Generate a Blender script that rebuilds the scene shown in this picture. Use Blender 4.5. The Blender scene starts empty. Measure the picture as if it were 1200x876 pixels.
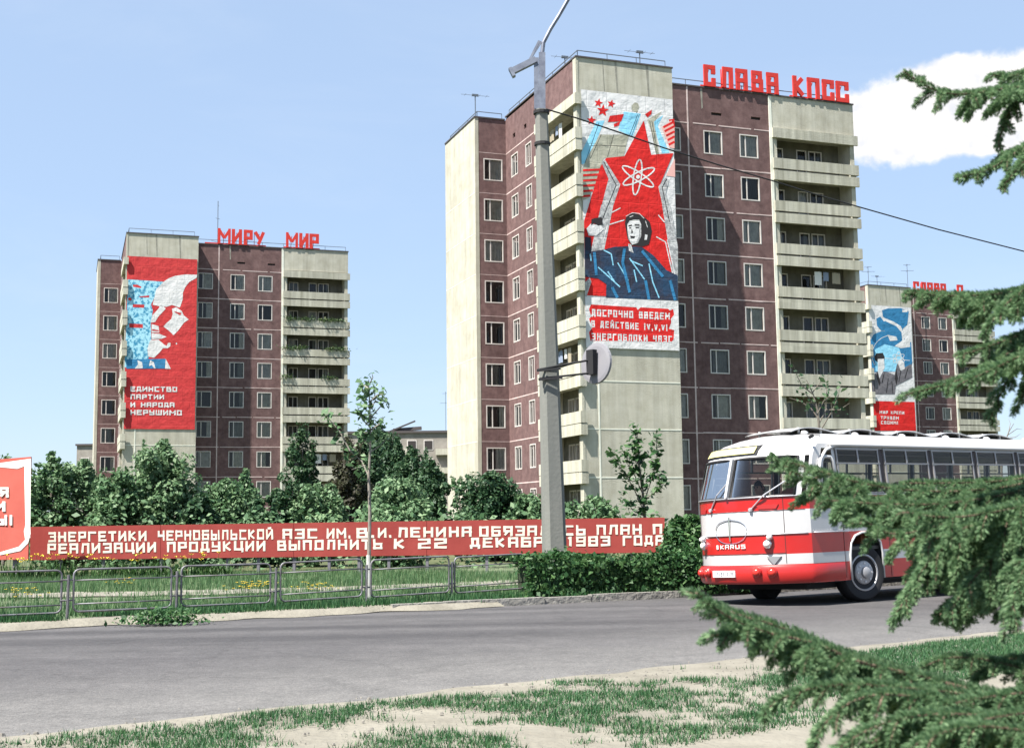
import bpy, bmesh, math, random
import numpy as np
from mathutils import Vector, Matrix, noise as mnoise
R = math.radians
SC = bpy.context.scene
COL = SC.collection
rng = np.random.default_rng(7)
random.seed(7)

# ------------------------------------------------------------------ camera, light, exposure
CAM_H, FPX, PITCH, ROLL = 1.5, 1500.0, math.atan((608 - 438) / 1500.0), R(0.759)
cam = bpy.data.cameras.new('camera')
cam.sensor_width = 36; cam.lens = 45.0; cam.clip_start = 0.05; cam.clip_end = 9000
cam.dof.use_dof = True; cam.dof.focus_distance = 42.0; cam.dof.aperture_fstop = 10.0
camo = bpy.data.objects.new('camera', cam); COL.objects.link(camo)
camo.matrix_world = Matrix.Translation((0, 0, CAM_H)) @ Matrix.Rotation(R(90) + PITCH, 4, 'X') @ Matrix.Rotation(-ROLL, 4, 'Z')
SC.camera = camo

SUN_TRAVEL = Vector((4.54, 3.85, -10.0)).normalized()
SUN_EL = math.asin(-SUN_TRAVEL.z)
SUN_AZ = math.atan2(-SUN_TRAVEL.x, -SUN_TRAVEL.y)
w = bpy.data.worlds.new('World'); SC.world = w; w.use_nodes = True
nt = w.node_tree; N = nt.nodes; L = nt.links
bg = N['Background']
sky = N.new('ShaderNodeTexSky'); sky.sky_type = 'NISHITA'; sky.sun_disc = False
sky.sun_elevation = SUN_EL; sky.sun_rotation = SUN_AZ
sky.air_density = 1.0; sky.dust_density = 0.4; sky.ozone_density = 2.5
bg.inputs['Strength'].default_value = 0.064

sun = bpy.data.lights.new('sun', 'SUN'); sun.energy = 5.0; sun.angle = R(0.53); sun.color = (1.0, 0.955, 0.88)
suno = bpy.data.objects.new('sun', sun); COL.objects.link(suno)
suno.rotation_euler = SUN_TRAVEL.to_track_quat('-Z', 'Y').to_euler(); suno.location = (-30, -30, 60)
SC.view_settings.view_transform = 'Standard'
try: SC.view_settings.look = 'None'
except Exception: pass
SC.view_settings.exposure = 1.5; SC.view_settings.gamma = 1.0; SC.view_settings.use_curve_mapping = False
SC.cycles.max_bounces = 6; SC.cycles.diffuse_bounces = 3; SC.cycles.glossy_bounces = 2
SC.cycles.transmission_bounces = 4; SC.cycles.transparent_max_bounces = 10; SC.cycles.caustics_reflective = False
SC.cycles.caustics_refractive = False

# ------------------------------------------------------------------ pixel -> world helpers
def ray(px, py):
    uu = px - 600; vv = 438 - py; cr, sr = math.cos(ROLL), math.sin(ROLL)
    u = uu * cr + vv * sr; v = -uu * sr + vv * cr
    c, s = math.cos(PITCH), math.sin(PITCH)
    return np.array([u, FPX * c - v * s, FPX * s + v * c])
CAMP = np.array([0, 0, CAM_H])
def at(px, py, Y):
    d = ray(px, py); return CAMP + d * (Y / d[1])
def gnd(px, py, z=0.0):
    d = ray(px, py); return CAMP + d * ((z - CAM_H) / d[2])
def onplane(px, py, o, n):
    d = ray(px, py); return CAMP + d * (((np.array(o) - CAMP) @ np.array(n)) / (d @ np.array(n)))

# cloud bank in the sky (world directions)
tc = N.new('ShaderNodeTexCoord')
cdir = Vector(ray(1150, 126)).normalized()
e1 = cdir.cross(Vector((0, 0, 1))).normalized(); e2 = e1.cross(cdir).normalized()
def dotn(vec):
    n = N.new('ShaderNodeVectorMath'); n.operation = 'DOT_PRODUCT'; n.inputs[1].default_value = vec
    L.new(tc.outputs['Generated'], n.inputs[0]); return n.outputs['Value']
def mth(op, a, b=None, c=None, clamp=False):
    n = N.new('ShaderNodeMath'); n.operation = op; n.use_clamp = clamp
    for i, x in enumerate((a, b, c)):
        if x is None: continue
        if isinstance(x, (int, float)): n.inputs[i].default_value = x
        else: L.new(x, n.inputs[i])
    return n.outputs[0]
cx, cy, cz = dotn(e1), dotn(e2), dotn(cdir)
nz = N.new('ShaderNodeTexNoise'); nz.inputs['Scale'].default_value = 22; nz.inputs['Detail'].default_value = 7; nz.inputs['Roughness'].default_value = 0.55
L.new(tc.outputs['Generated'], nz.inputs['Vector'])
nz2 = N.new('ShaderNodeTexNoise'); nz2.inputs['Scale'].default_value = 60; nz2.inputs['Detail'].default_value = 5
L.new(tc.outputs['Generated'], nz2.inputs['Vector'])
ell = mth('ADD', mth('POWER', mth('DIVIDE', mth('ABSOLUTE', cx), 0.108), 2.6), mth('POWER', mth('DIVIDE', mth('ABSOLUTE', mth('SUBTRACT', mth('ADD', cy, mth('MULTIPLY', cx, -0.05)), 0.002)), 0.040), 2.4))
dens = mth('ADD', mth('SUBTRACT', 1.0, ell), mth('MULTIPLY', mth('SUBTRACT', nz.outputs['Fac'], 0.5), 1.7))
dens = mth('ADD', dens, mth('MULTIPLY', mth('SUBTRACT', nz2.outputs['Fac'], 0.5), 0.5))
front = mth('GREATER_THAN', cz, 0.5)
wmap = N.new('ShaderNodeMapping'); wmap.inputs['Scale'].default_value = (2.2, 2.2, 9.0); wmap.inputs['Rotation'].default_value = (0, R(12), 0); L.new(tc.outputs['Generated'], wmap.inputs[0])
wz = N.new('ShaderNodeTexNoise'); wz.inputs['Scale'].default_value = 1.6; wz.inputs['Detail'].default_value = 9; wz.inputs['Roughness'].default_value = .6; wz.inputs['Distortion'].default_value = .5; L.new(wmap.outputs[0], wz.inputs['Vector'])
wisp = N.new('ShaderNodeMapRange'); wisp.interpolation_type = 'SMOOTHSTEP'; wisp.inputs['From Min'].default_value = .46; wisp.inputs['From Max'].default_value = .82; wisp.inputs['To Max'].default_value = .14; L.new(wz.outputs['Fac'], wisp.inputs['Value'])
shade = N.new('ShaderNodeMix'); shade.data_type = 'RGBA'; shade.inputs['A'].default_value = (5.0, 5.1, 5.4, 1); shade.inputs['B'].default_value = (6.5, 6.3, 6.2, 1)
shf = N.new('ShaderNodeMapRange'); shf.inputs['From Min'].default_value = .3; shf.inputs['From Max'].default_value = .58; L.new(nz2.outputs['Fac'], shf.inputs['Value']); L.new(shf.outputs['Result'], shade.inputs['Factor'])
mask = mth('MULTIPLY', mth('MULTIPLY', dens, 2.6, clamp=True), front)
sm = N.new('ShaderNodeMapRange'); sm.interpolation_type = 'SMOOTHSTEP'; L.new(mask, sm.inputs['Value'])
mixc = N.new('ShaderNodeMix'); mixc.data_type = 'RGBA'
L.new(sm.outputs['Result'], mixc.inputs['Factor'])
tint = N.new('ShaderNodeMix'); tint.data_type = 'RGBA'; tint.blend_type = 'MULTIPLY'; tint.inputs['Factor'].default_value = 1.0
tint.inputs['B'].default_value = (1.0, 1.0, 1.0, 1)
L.new(sky.outputs[0], tint.inputs['A'])
haze = N.new('ShaderNodeMix'); haze.data_type = 'RGBA'; haze.inputs['Factor'].default_value = 0.62
L.new(tint.outputs['Result'], haze.inputs['A']); haze.inputs['B'].default_value = (3.35, 4.35, 5.9, 1)
wmix = N.new('ShaderNodeMix'); wmix.data_type = 'RGBA'; L.new(wisp.outputs['Result'], wmix.inputs['Factor']); L.new(haze.outputs['Result'], wmix.inputs['A']); wmix.inputs['B'].default_value = (5.0, 5.4, 6.0, 1)
L.new(wmix.outputs['Result'], mixc.inputs['A']); L.new(shade.outputs['Result'], mixc.inputs['B'])
L.new(mixc.outputs['Result'], bg.inputs['Color'])

# ------------------------------------------------------------------ materials
MATS = {}
def mat(name, color, rough=0.7, color2=None, scale=5.0, bump=0.0, bscale=None, metal=0.0, spec=0.4, detail=6.0, contrast=(0.35, 0.65), streak=False, coord='Object'):
    if name in MATS: return MATS[name]
    m = bpy.data.materials.new(name); m.use_nodes = True; MATS[name] = m
    t = m.node_tree; b = t.nodes['Principled BSDF']
    b.inputs['Base Color'].default_value = (*color, 1); b.inputs['Roughness'].default_value = rough
    b.inputs['Metallic'].default_value = metal; b.inputs['Specular IOR Level'].default_value = spec
    if color2 or bump:
        tcn = t.nodes.new('ShaderNodeTexCoord')
        n = t.nodes.new('ShaderNodeTexNoise'); n.inputs['Scale'].default_value = scale; n.inputs['Detail'].default_value = detail; n.inputs['Roughness'].default_value = 0.62
        src = tcn.outputs[coord]
        if streak:
            mp = t.nodes.new('ShaderNodeMapping'); mp.inputs['Scale'].default_value = (1, 1, 0.12); t.links.new(src, mp.inputs['Vector']); src = mp.outputs[0]
        t.links.new(src, n.inputs['Vector'])
        if color2:
            r = t.nodes.new('ShaderNodeValToRGB'); r.color_ramp.elements[0].position = contrast[0]; r.color_ramp.elements[1].position = contrast[1]
            r.color_ramp.elements[0].color = (*color, 1); r.color_ramp.elements[1].color = (*color2, 1)
            t.links.new(n.outputs['Fac'], r.inputs['Fac']); t.links.new(r.outputs['Color'], b.inputs['Base Color'])
        if bump:
            n2 = t.nodes.new('ShaderNodeTexNoise'); n2.inputs['Scale'].default_value = bscale or scale * 4; n2.inputs['Detail'].default_value = 5
            t.links.new(tcn.outputs[coord], n2.inputs['Vector'])
            bp = t.nodes.new('ShaderNodeBump'); bp.inputs['Strength'].default_value = bump; bp.inputs['Distance'].default_value = 0.05
            t.links.new(n2.outputs['Fac'], bp.inputs['Height']); t.links.new(bp.outputs[0], b.inputs['Normal'])
    return m

def weather(m, tone=.16, stain=.3, sx=1.1, sz=.07, pw=3.0, lo=.42, hi=.75):
    """panel-to-panel tone differences and long rain streaks on a wall."""
    t = m.node_tree; b = t.nodes['Principled BSDF']; src = b.inputs['Base Color'].links[0].from_socket
    tcn = t.nodes.new('ShaderNodeTexCoord'); sp = t.nodes.new('ShaderNodeSeparateXYZ'); t.links.new(tcn.outputs['Object'], sp.inputs[0])
    def M(op, a, c):
        n = t.nodes.new('ShaderNodeMath'); n.operation = op
        for i, x in enumerate((a, c)):
            if x is None: continue
            if isinstance(x, (int, float)): n.inputs[i].default_value = x
            else: t.links.new(x, n.inputs[i])
        return n.outputs[0]
    a = M('FLOOR', M('DIVIDE', M('ADD', sp.outputs[0], M('MULTIPLY', sp.outputs[1], 1.37)), pw), None); c = M('FLOOR', M('DIVIDE', M('SUBTRACT', sp.outputs[2], 26.22), 2.8), None)
    cb = t.nodes.new('ShaderNodeCombineXYZ'); t.links.new(a, cb.inputs[0]); t.links.new(c, cb.inputs[1])
    wn = t.nodes.new('ShaderNodeTexWhiteNoise'); wn.noise_dimensions = '2D'; t.links.new(cb.outputs[0], wn.inputs['Vector'])
    f1 = M('ADD', M('MULTIPLY', wn.outputs['Value'], tone), 1 - tone * .6)
    mp = t.nodes.new('ShaderNodeMapping'); mp.inputs['Scale'].default_value = (sx, sx, sz); t.links.new(tcn.outputs['Object'], mp.inputs[0])
    n = t.nodes.new('ShaderNodeTexNoise'); n.inputs['Scale'].default_value = 1.6; n.inputs['Detail'].default_value = 8; n.inputs['Roughness'].default_value = .68; t.links.new(mp.outputs[0], n.inputs['Vector'])
    mr = t.nodes.new('ShaderNodeMapRange'); mr.inputs['From Min'].default_value = lo; mr.inputs['From Max'].default_value = hi; mr.inputs['To Min'].default_value = 1; mr.inputs['To Max'].default_value = 1 - stain; t.links.new(n.outputs['Fac'], mr.inputs['Value'])
    f = M('MULTIPLY', f1, mr.outputs[0])
    vm = t.nodes.new('ShaderNodeVectorMath'); vm.operation = 'SCALE'; t.links.new(src, vm.inputs[0]); t.links.new(f, vm.inputs['Scale']); t.links.new(vm.outputs[0], b.inputs['Base Color'])

def folds(m):
    """creased cloth: sewn-strip folds and soft wrinkles as bump, slight fading."""
    t = m.node_tree; b = t.nodes['Principled BSDF']; tcn = t.nodes.new('ShaderNodeTexCoord')
    mp = t.nodes.new('ShaderNodeMapping'); mp.inputs['Rotation'].default_value = (R(90), 0, 0); t.links.new(tcn.outputs['Object'], mp.inputs[0])
    br = t.nodes.new('ShaderNodeTexBrick'); br.offset = .5; br.inputs['Scale'].default_value = 1.0; br.inputs['Brick Width'].default_value = 1.3; br.inputs['Row Height'].default_value = 1.12; br.inputs['Mortar Size'].default_value = .025; br.inputs['Mortar Smooth'].default_value = 1.0
    br.inputs['Color1'].default_value = (.9, .9, .9, 1); br.inputs['Color2'].default_value = (1, 1, 1, 1); br.inputs['Mortar'].default_value = (.3, .3, .3, 1); t.links.new(mp.outputs[0], br.inputs['Vector'])
    n = t.nodes.new('ShaderNodeTexNoise'); n.inputs['Scale'].default_value = 1.1; n.inputs['Detail'].default_value = 5; n.inputs['Roughness'].default_value = .6; t.links.new(tcn.outputs['Object'], n.inputs['Vector'])
    ad = t.nodes.new('ShaderNodeMath'); ad.operation = 'MULTIPLY_ADD'; ad.inputs[1].default_value = .35; t.links.new(br.outputs['Color'], ad.inputs[0]); t.links.new(n.outputs['Fac'], ad.inputs[2])
    bp = t.nodes.new('ShaderNodeBump'); bp.inputs['Strength'].default_value = .8; bp.inputs['Distance'].default_value = .10; t.links.new(ad.outputs[0], bp.inputs['Height']); t.links.new(bp.outputs[0], b.inputs['Normal'])

def leafmat(name, c1, c2, c3, trans=0.3, rough=0.55):
    m = bpy.data.materials.new(name); m.use_nodes = True; MATS[name] = m
    t = m.node_tree; b = t.nodes['Principled BSDF']; out = t.nodes['Material Output']
    g = t.nodes.new('ShaderNodeNewGeometry'); r = t.nodes.new('ShaderNodeValToRGB')
    r.color_ramp.elements[0].color = (*c1, 1); r.color_ramp.elements[1].color = (*c3, 1)
    e = r.color_ramp.elements.new(0.5); e.color = (*c2, 1)
    t.links.new(g.outputs['Random Per Island'], r.inputs['Fac']); t.links.new(r.outputs['Color'], b.inputs['Base Color'])
    b.inputs['Roughness'].default_value = rough; b.inputs['Specular IOR Level'].default_value = 0.3
    tr = t.nodes.new('ShaderNodeBsdfTranslucent'); t.links.new(r.outputs['Color'], tr.inputs['Color'])
    mx = t.nodes.new('ShaderNodeMixShader'); mx.inputs[0].default_value = trans
    t.links.new(b.outputs[0], mx.inputs[1]); t.links.new(tr.outputs[0], mx.inputs[2]); t.links.new(mx.outputs[0], out.inputs['Surface'])
    return m

def glassmat(name, tintc=(0.75, 0.8, 0.78), refl=1.0):
    m = bpy.data.materials.new(name); m.use_nodes = True; MATS[name] = m
    t = m.node_tree; t.nodes.remove(t.nodes['Principled BSDF']); out = t.nodes['Material Output']
    tr = t.nodes.new('ShaderNodeBsdfTransparent'); tr.inputs[0].default_value = (*tintc, 1)
    gl = t.nodes.new('ShaderNodeBsdfGlossy'); gl.inputs['Roughness'].default_value = 0.03
    fr = t.nodes.new('ShaderNodeFresnel'); fr.inputs[0].default_value = 1.45
    mul = t.nodes.new('ShaderNodeMath'); mul.operation = 'MULTIPLY'; mul.inputs[1].default_value = refl; mul.use_clamp = True
    mx = t.nodes.new('ShaderNodeMixShader')
    t.links.new(fr.outputs[0], mul.inputs[0]); t.links.new(mul.outputs[0], mx.inputs[0])
    t.links.new(tr.outputs[0], mx.inputs[1]); t.links.new(gl.outputs[0], mx.inputs[2]); t.links.new(mx.outputs[0], out.inputs['Surface'])
    return m

BROWN = mat('brown_aggregate', (0.099, 0.053, 0.052), 0.9, (0.188, 0.113, 0.108), 2.2, bump=0.5, bscale=30, contrast=(0.3, 0.72))
CREAM = mat('cream_concrete', (0.402, 0.380, 0.306), 0.9, (0.490, 0.470, 0.395), 1.1, bump=0.35, bscale=18)
PARA = mat('parapet_concrete', (0.425, 0.408, 0.326), 0.9, (0.535, 0.518, 0.432), 1.8, bump=0.4, bscale=22, streak=True)
LOGW = mat('loggia_plaster_shaded', (0.1062, 0.1003, 0.08075), 0.9, (0.153, 0.1445, 0.119), 1.5)  # plaster colour darkened to stand for the deep shade inside the loggias
JOINT = mat('joint_mortar', (0.42, 0.32, 0.30), 0.9, (0.62, 0.5, 0.48), 1.4)
JOINTC = mat('joint_mortar_pale', (0.58, 0.59, 0.50), 0.9, (0.74, 0.74, 0.66), 1.4)
COPING = mat('coping_tin', (0.07, 0.06, 0.06), 0.7)
FRAME = mat('painted_frame', (0.60, 0.56, 0.53), 0.6, (0.48, 0.44, 0.41), 1.2)
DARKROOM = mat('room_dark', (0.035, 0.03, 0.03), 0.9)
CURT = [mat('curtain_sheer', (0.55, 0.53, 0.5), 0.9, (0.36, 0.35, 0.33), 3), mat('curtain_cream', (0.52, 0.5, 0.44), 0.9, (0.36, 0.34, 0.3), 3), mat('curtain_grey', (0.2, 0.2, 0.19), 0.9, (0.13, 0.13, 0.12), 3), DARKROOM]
GLASS = glassmat('window_glass', (0.86, 0.87, 0.85), 1.0)
RAIL = mat('railing_steel', (0.16, 0.18, 0.21), 0.5, metal=0.3)
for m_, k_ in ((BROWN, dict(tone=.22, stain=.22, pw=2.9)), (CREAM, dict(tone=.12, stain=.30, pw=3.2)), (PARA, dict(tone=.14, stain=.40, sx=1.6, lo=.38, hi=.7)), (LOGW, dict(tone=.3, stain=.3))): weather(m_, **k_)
ROOFTAR = mat('roof_tar', (0.06, 0.06, 0.06), 0.9)
SIGNRED = mat('sign_red_paint', (0.62, 0.035, 0.022), 0.5, (0.5, 0.03, 0.02), 3)
STEEL = mat('galvanised_steel', (0.231, 0.231, 0.245), 0.5, (0.154, 0.147, 0.147), 4, metal=0.4)
BLACK = mat('black_rubber', (0.015, 0.015, 0.017), 0.8)

# ------------------------------------------------------------------ mesh helpers
class MB:
    def __init__(s): s.v = []; s.f = []; s.m = []; s.n = 0
    def add(s, verts, faces, mi=0):
        b = s.n; s.v.extend([tuple(map(float, p)) for p in verts]); s.n += len(verts)
        for f in faces: s.f.append(tuple(b + i for i in f)); s.m.append(mi)
        return s
    def box(s, lo, hi, mi=0):
        x0, y0, z0 = lo; x1, y1, z1 = hi
        return s.add([(x0,y0,z0),(x1,y0,z0),(x1,y1,z0),(x0,y1,z0),(x0,y0,z1),(x1,y0,z1),(x1,y1,z1),(x0,y1,z1)],
              [(0,3,2,1),(4,5,6,7),(0,1,5,4),(1,2,6,5),(2,3,7,6),(3,0,4,7)], mi)
    def bar(s, a, b, wd, hd, up=(0,0,1), mi=0):
        a = Vector(a); b = Vector(b); d = (b - a).normalized(); u = Vector(up)
        if abs(d.dot(u)) > 0.98: u = Vector((1, 0, 0))
        x = d.cross(u).normalized(); y = x.cross(d)
        c = [(-1,-1),(1,-1),(1,1),(-1,1)]
        vs = [p + x * (i * wd / 2) + y * (j * hd / 2) for p in (a, b) for i, j in c]
        return s.add(vs, [(0,3,2,1),(4,5,6,7),(0,1,5,4),(1,2,6,5),(2,3,7,6),(3,0,4,7)], mi)
    def tube(s, pts, rad, n=8, mi=0, cap=True):
        pts = [Vector(p) for p in pts]
        if not hasattr(rad, '__len__'): rad = [rad] * len(pts)
        vs = []; prev = None
        for i, p in enumerate(pts):
            d = (pts[min(i + 1, len(pts) - 1)] - pts[max(i - 1, 0)])
            if d.length < 1e-9: d = Vector((0, 0, 1))
            d.normalize()
            if prev is None:
                x = d.orthogonal().normalized()
            else:
                x = (prev - d * prev.dot(d)).normalized()
            prev = x; y = d.cross(x)
            for k in range(n):
                a = 2 * math.pi * k / n; vs.append(p + (x * math.cos(a) + y * math.sin(a)) * rad[i])
        fs = []
        for i in range(len(pts) - 1):
            for k in range(n):
                k2 = (k + 1) % n; fs.append((i*n+k, i*n+k2, (i+1)*n+k2, (i+1)*n+k))
        if cap: fs.append(tuple(range(n))[::-1]); fs.append(tuple((len(pts)-1)*n + k for k in range(n)))
        return s.add(vs, fs, mi)
    def lathe(s, o, axis, prof, n=24, mi=0):
        o = Vector(o); a = Vector(axis).normalized(); x = a.orthogonal().normalized(); y = a.cross(x)
        vs = []
        for (r, h) in prof:
            for k in range(n):
                t = 2 * math.pi * k / n; vs.append(o + a * h + (x * math.cos(t) + y * math.sin(t)) * r)
        fs = []
        for i in range(len(prof) - 1):
            for k in range(n):
                k2 = (k+1) % n; fs.append((i*n+k, i*n+k2, (i+1)*n+k2, (i+1)*n+k))
        fs.append(tuple(range(n))[::-1]); fs.append(tuple((len(prof)-1)*n + k for k in range(n)))
        return s.add(vs, fs, mi)
    def build(s, name, mats, parent=None, smooth=False):
        me = bpy.data.meshes.new(name); me.from_pydata(s.v, [], s.f)
        if not isinstance(mats, (list, tuple)): mats = [mats]
        for m in mats: me.materials.append(m)
        me.polygons.foreach_set('material_index', s.m)
        if smooth: me.polygons.foreach_set('use_smooth', [True] * len(s.f))
        me.update()
        o = bpy.data.objects.new(name, me); COL.objects.link(o)
        if parent: o.parent = parent
        return o

def arr_mesh(name, verts, k, m, parent=None, loc=None):
    """verts (n*k,3): n separate faces of k corners."""
    verts = np.asarray(verts, dtype=np.float32); nv = len(verts); nf = nv // k
    me = bpy.data.meshes.new(name); me.vertices.add(nv); me.vertices.foreach_set('co', verts.ravel())
    me.loops.add(nv); me.loops.foreach_set('vertex_index', np.arange(nv, dtype=np.int32))
    me.polygons.add(nf); me.polygons.foreach_set('loop_start', np.arange(0, nv, k, dtype=np.int32))
    try: me.polygons.foreach_set('loop_total', np.full(nf, k, dtype=np.int32))
    except Exception: pass
    me.materials.append(m); me.update(calc_edges=True); me.validate()
    o = bpy.data.objects.new(name, me); COL.objects.link(o)
    if parent: o.parent = parent
    if loc is not None: o.location = loc
    return o

def tag(o, label=None, cat=None, group=None, kind=None):
    if label: o['label'] = label
    if cat: o['category'] = cat
    if group: o['group'] = group
    if kind: o['kind'] = kind
    return o
def empty(name, loc=(0, 0, 0), rz=0.0, label=None, cat=None, group=None):
    o = bpy.data.objects.new(name, None); COL.objects.link(o); o.location = loc; o.rotation_euler = (0, 0, rz)
    o.empty_display_size = 0.3
    return tag(o, label, cat, group)
def copy_tree(o, parent=None):
    c = o.copy(); COL.objects.link(c); c.parent = parent
    for ch in list(o.children): copy_tree(ch, c)
    return c

# ------------------------------------------------------------------ square slogan lettering
G = {
 'А': [[(0,0),(0,1),(1,1),(1,0)],[(0,.45),(1,.45)]], 'Б': [[(1,1),(0,1),(0,0),(1,0),(1,.55),(0,.55)]],
 'В': [[(0,0),(0,1),(.88,1),(.88,.52)],[(0,.52),(1,.52),(1,0),(0,0)]], 'Г': [[(0,0),(0,1),(1,1)]],
 'Д': [[(.15,.12),(.15,1),(.85,1),(.85,.12)],[(-.03,-.1),(-.03,.12),(1.03,.12),(1.03,-.1)]], 'Е': [[(1,1),(0,1),(0,0),(1,0)],[(0,.52),(.85,.52)]],
 'З': [[(0,1),(1,1),(1,0),(0,0)],[(.3,.52),(1,.52)]], 'Э': [[(0,1),(1,1),(1,0),(0,0)],[(.3,.52),(1,.52)]],
 'И': [[(0,1),(0,0)],[(1,1),(1,0)],[(0,.08),(1,.92)]], 'Й': [[(0,1),(0,0)],[(1,1),(1,0)],[(0,.08),(1,.92)],[(.3,1.25),(.7,1.25)]],
 'К': [[(0,0),(0,1)],[(.95,1),(.12,.5),(1,0)]], 'Л': [[(-.05,0),(.12,.06),(.2,1),(1,1),(1,0)]], 'М': [[(0,0),(0,1),(.5,.35),(1,1),(1,0)]],
 'Н': [[(0,0),(0,1)],[(1,0),(1,1)],[(0,.5),(1,.5)]], 'О': [[(0,0),(0,1),(1,1),(1,0),(0,0)]], 'П': [[(0,0),(0,1),(1,1),(1,0)]],
 'Р': [[(0,0),(0,1),(1,1),(1,.45),(0,.45)]], 'С': [[(1,1),(0,1),(0,0),(1,0)]], 'c': [[(1,.74),(1,1),(0,1),(0,0),(1,0),(1,.26)]], 'Т': [[(0,1),(1,1)],[(.5,1),(.5,0)]],
 'У': [[(0,1),(0,.5),(1,.5)],[(1,1),(1,0),(0,0)]], 'y': [[(0,1),(.5,.45)],[(1,1),(.4,0)]], 'Ц': [[(0,1),(0,.1),(1,.1),(1,1)],[(1,.1),(1.12,.1),(1.12,-.14)]],
 'Ч': [[(0,1),(0,.5),(1,.5)],[(1,1),(1,0)]], 'Ш': [[(0,1),(0,0),(1,0),(1,1)],[(.5,0),(.5,1)]],
 'Ы': [[(0,1),(0,0),(.6,0),(.6,.52),(0,.52)],[(1,0),(1,1)]], 'Ь': [[(0,1),(0,0),(1,0),(1,.52),(0,.52)]],
 'Я': [[(1,0),(1,1),(0,1),(0,.5),(1,.5)],[(.55,.5),(0,0)]], 'Х': [[(0,0),(1,1)],[(0,1),(1,0)]],
 '1': [[(.65,0),(.65,1),(.3,.85)]], '2': [[(0,1),(1,1),(1,.55),(0,.45),(0,0),(1,0)]], '3': [[(0,1),(1,1),(1,0),(0,0)],[(.3,.52),(1,.52)]], '4': [[(.1,1),(.1,.4),(1,.4)],[(.8,1),(.8,0)]],
 '5': [[(1,1),(0,1),(0,.55),(1,.55),(1,0),(0,0)]], '7': [[(0,1),(1,1),(.4,0)]], '8': [[(0,0),(0,1),(1,1),(1,0),(0,0)],[(0,.52),(1,.52)]], '9': [[(0,0),(1,0),(1,1),(0,1),(0,.5),(1,.5)]],
 'I': [[(.5,0),(.5,1)]], 'V': [[(0,1),(.5,0),(1,1)]], '!': [[(.5,.35),(.5,1)],[(.5,0),(.5,.1)]], '.': [[(.1,0),(.1,.1)]], ',': [[(.1,.1),(0,-.15)]],
 'K': [[(0,0),(0,1)],[(.95,1),(.12,.5),(1,0)]], 'A': [[(0,0),(0,1),(1,1),(1,0)],[(0,.45),(1,.45)]], 'R': [[(0,0),(0,1),(1,1),(1,.5),(0,.5)],[(.45,.5),(1,0)]], 'U': [[(0,1),(0,0),(1,0),(1,1)]], 'S': [[(1,1),(0,1),(0,.52),(1,.52),(1,0),(0,0)]],
 '-': [[(.1,.5),(.9,.5)]],
}
NARROW = {'I': .35, '!': .35, '.': .3, ',': .3, '1': .8, ' ': .75}
def text_quads(txt, asp=0.72, gap=0.26, t=0.2):
    """2D quads (total width normalised to 1, height 1) for a line of square lettering, one list per character."""
    x = 0; out = []
    for ch in txt:
        wch = asp * NARROW.get(ch, 1.25 if ch in 'МШЫ' else 1.0)
        qs = []
        if ch != ' ':
            for pl in G[ch]:
                P = [np.array([x + t/2 + p[0] * (wch - t), t/2 + p[1] * (1 - t)]) for p in pl]
                for i in range(len(P) - 1):
                    a, b = P[i], P[i+1]; d = b - a; ln = np.linalg.norm(d); d = d / ln; n = np.array([-d[1], d[0]])
                    ax = abs(d[0]) > .99 or abs(d[1]) > .99
                    ea = t/2 if ax else 0.0
                    a2 = a - d * ea; b2 = b + d * ea
                    qs.append([a2 - n*t/2, b2 - n*t/2, b2 + n*t/2, a2 + n*t/2])
        out.append(qs); x += wch + gap
    Wd = x - gap
    return [[[np.array([p[0] / Wd, p[1]]) for p in q] for q in qs] for qs in out], Wd

def put_text(mb, txt, TL, TR, BL, nrm, depth, off=0.0, asp=0.72, gap=0.26, t=0.2, stag=0.0015, jit=0.0):
    TL, TR, BL, nrm = (np.array(p, float) for p in (TL, TR, BL, nrm))
    ex = TR - TL; ey = TL - BL
    qs, _ = text_quads(txt, asp, gap, t)
    k = 0
    for ch in qs:
        for i, q in enumerate(ch):
            o = off + stag * (k % 7); k += 1
            base = [BL + ex * p[0] + ey * (p[1] + jit * random.uniform(-1, 1)) + ex / np.linalg.norm(ex) * np.linalg.norm(ey) * jit * random.uniform(-1, 1) for p in q]
            vs = [p + nrm * (o + depth) for p in base] + [p + nrm * o for p in base]
            mb.add(vs, [(0,1,2,3),(7,6,5,4),(0,4,5,1),(1,5,6,2),(2,6,7,3),(3,7,4,0)])

# ------------------------------------------------------------------ ground, road, verges
dirR = Vector((math.sin(R(57)), math.cos(R(57)))); nrmR = Vector((-dirR.y, dirR.x))
N0, N1 = Vector((-3.63, 9.21)), Vector((6.04, 16.27)); F0, F1_ = Vector((-7.77, 19.6)), Vector((3.54, 25.4))
nearL = [N0 - dirR * 320, N0 - dirR * 40, N0, N0.lerp(N1, .33), N0.lerp(N1, .66), N1, N1 + dirR * 40, N1 + dirR * 900]
farL = [F0 - dirR * 320, F0 - dirR * 40, F0, F0.lerp(F1_, .33), F0.lerp(F1_, .66), F1_, F1_ + dirR * 40, F1_ + dirR * 900]
mb = MB(); V = []
for a, b in zip(nearL, farL):
    row = [(a - nrmR * 900, 0), (a, -0.008), (a + nrmR * .3, -.3), (b - nrmR * .3, -.3), (b + nrmR * .12, -.01), (b + nrmR * 4000, -.01)]
    V.append([(p.x, p.y, z) for p, z in row])
nc = 6
mb.add([p for r in V for p in r], [(i*nc+j, (i+1)*nc+j, (i+1)*nc+j+1, i*nc+j+1) for i in range(len(V)-1) for j in range(nc-1)])
GRASSY = mat('grassy_soil', (0.045, 0.06, 0.021), 0.95, (0.09, 0.096, 0.042), 0.5, bump=0.4, bscale=8)
tag(mb.build('ground', GRASSY), kind='structure')

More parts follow.
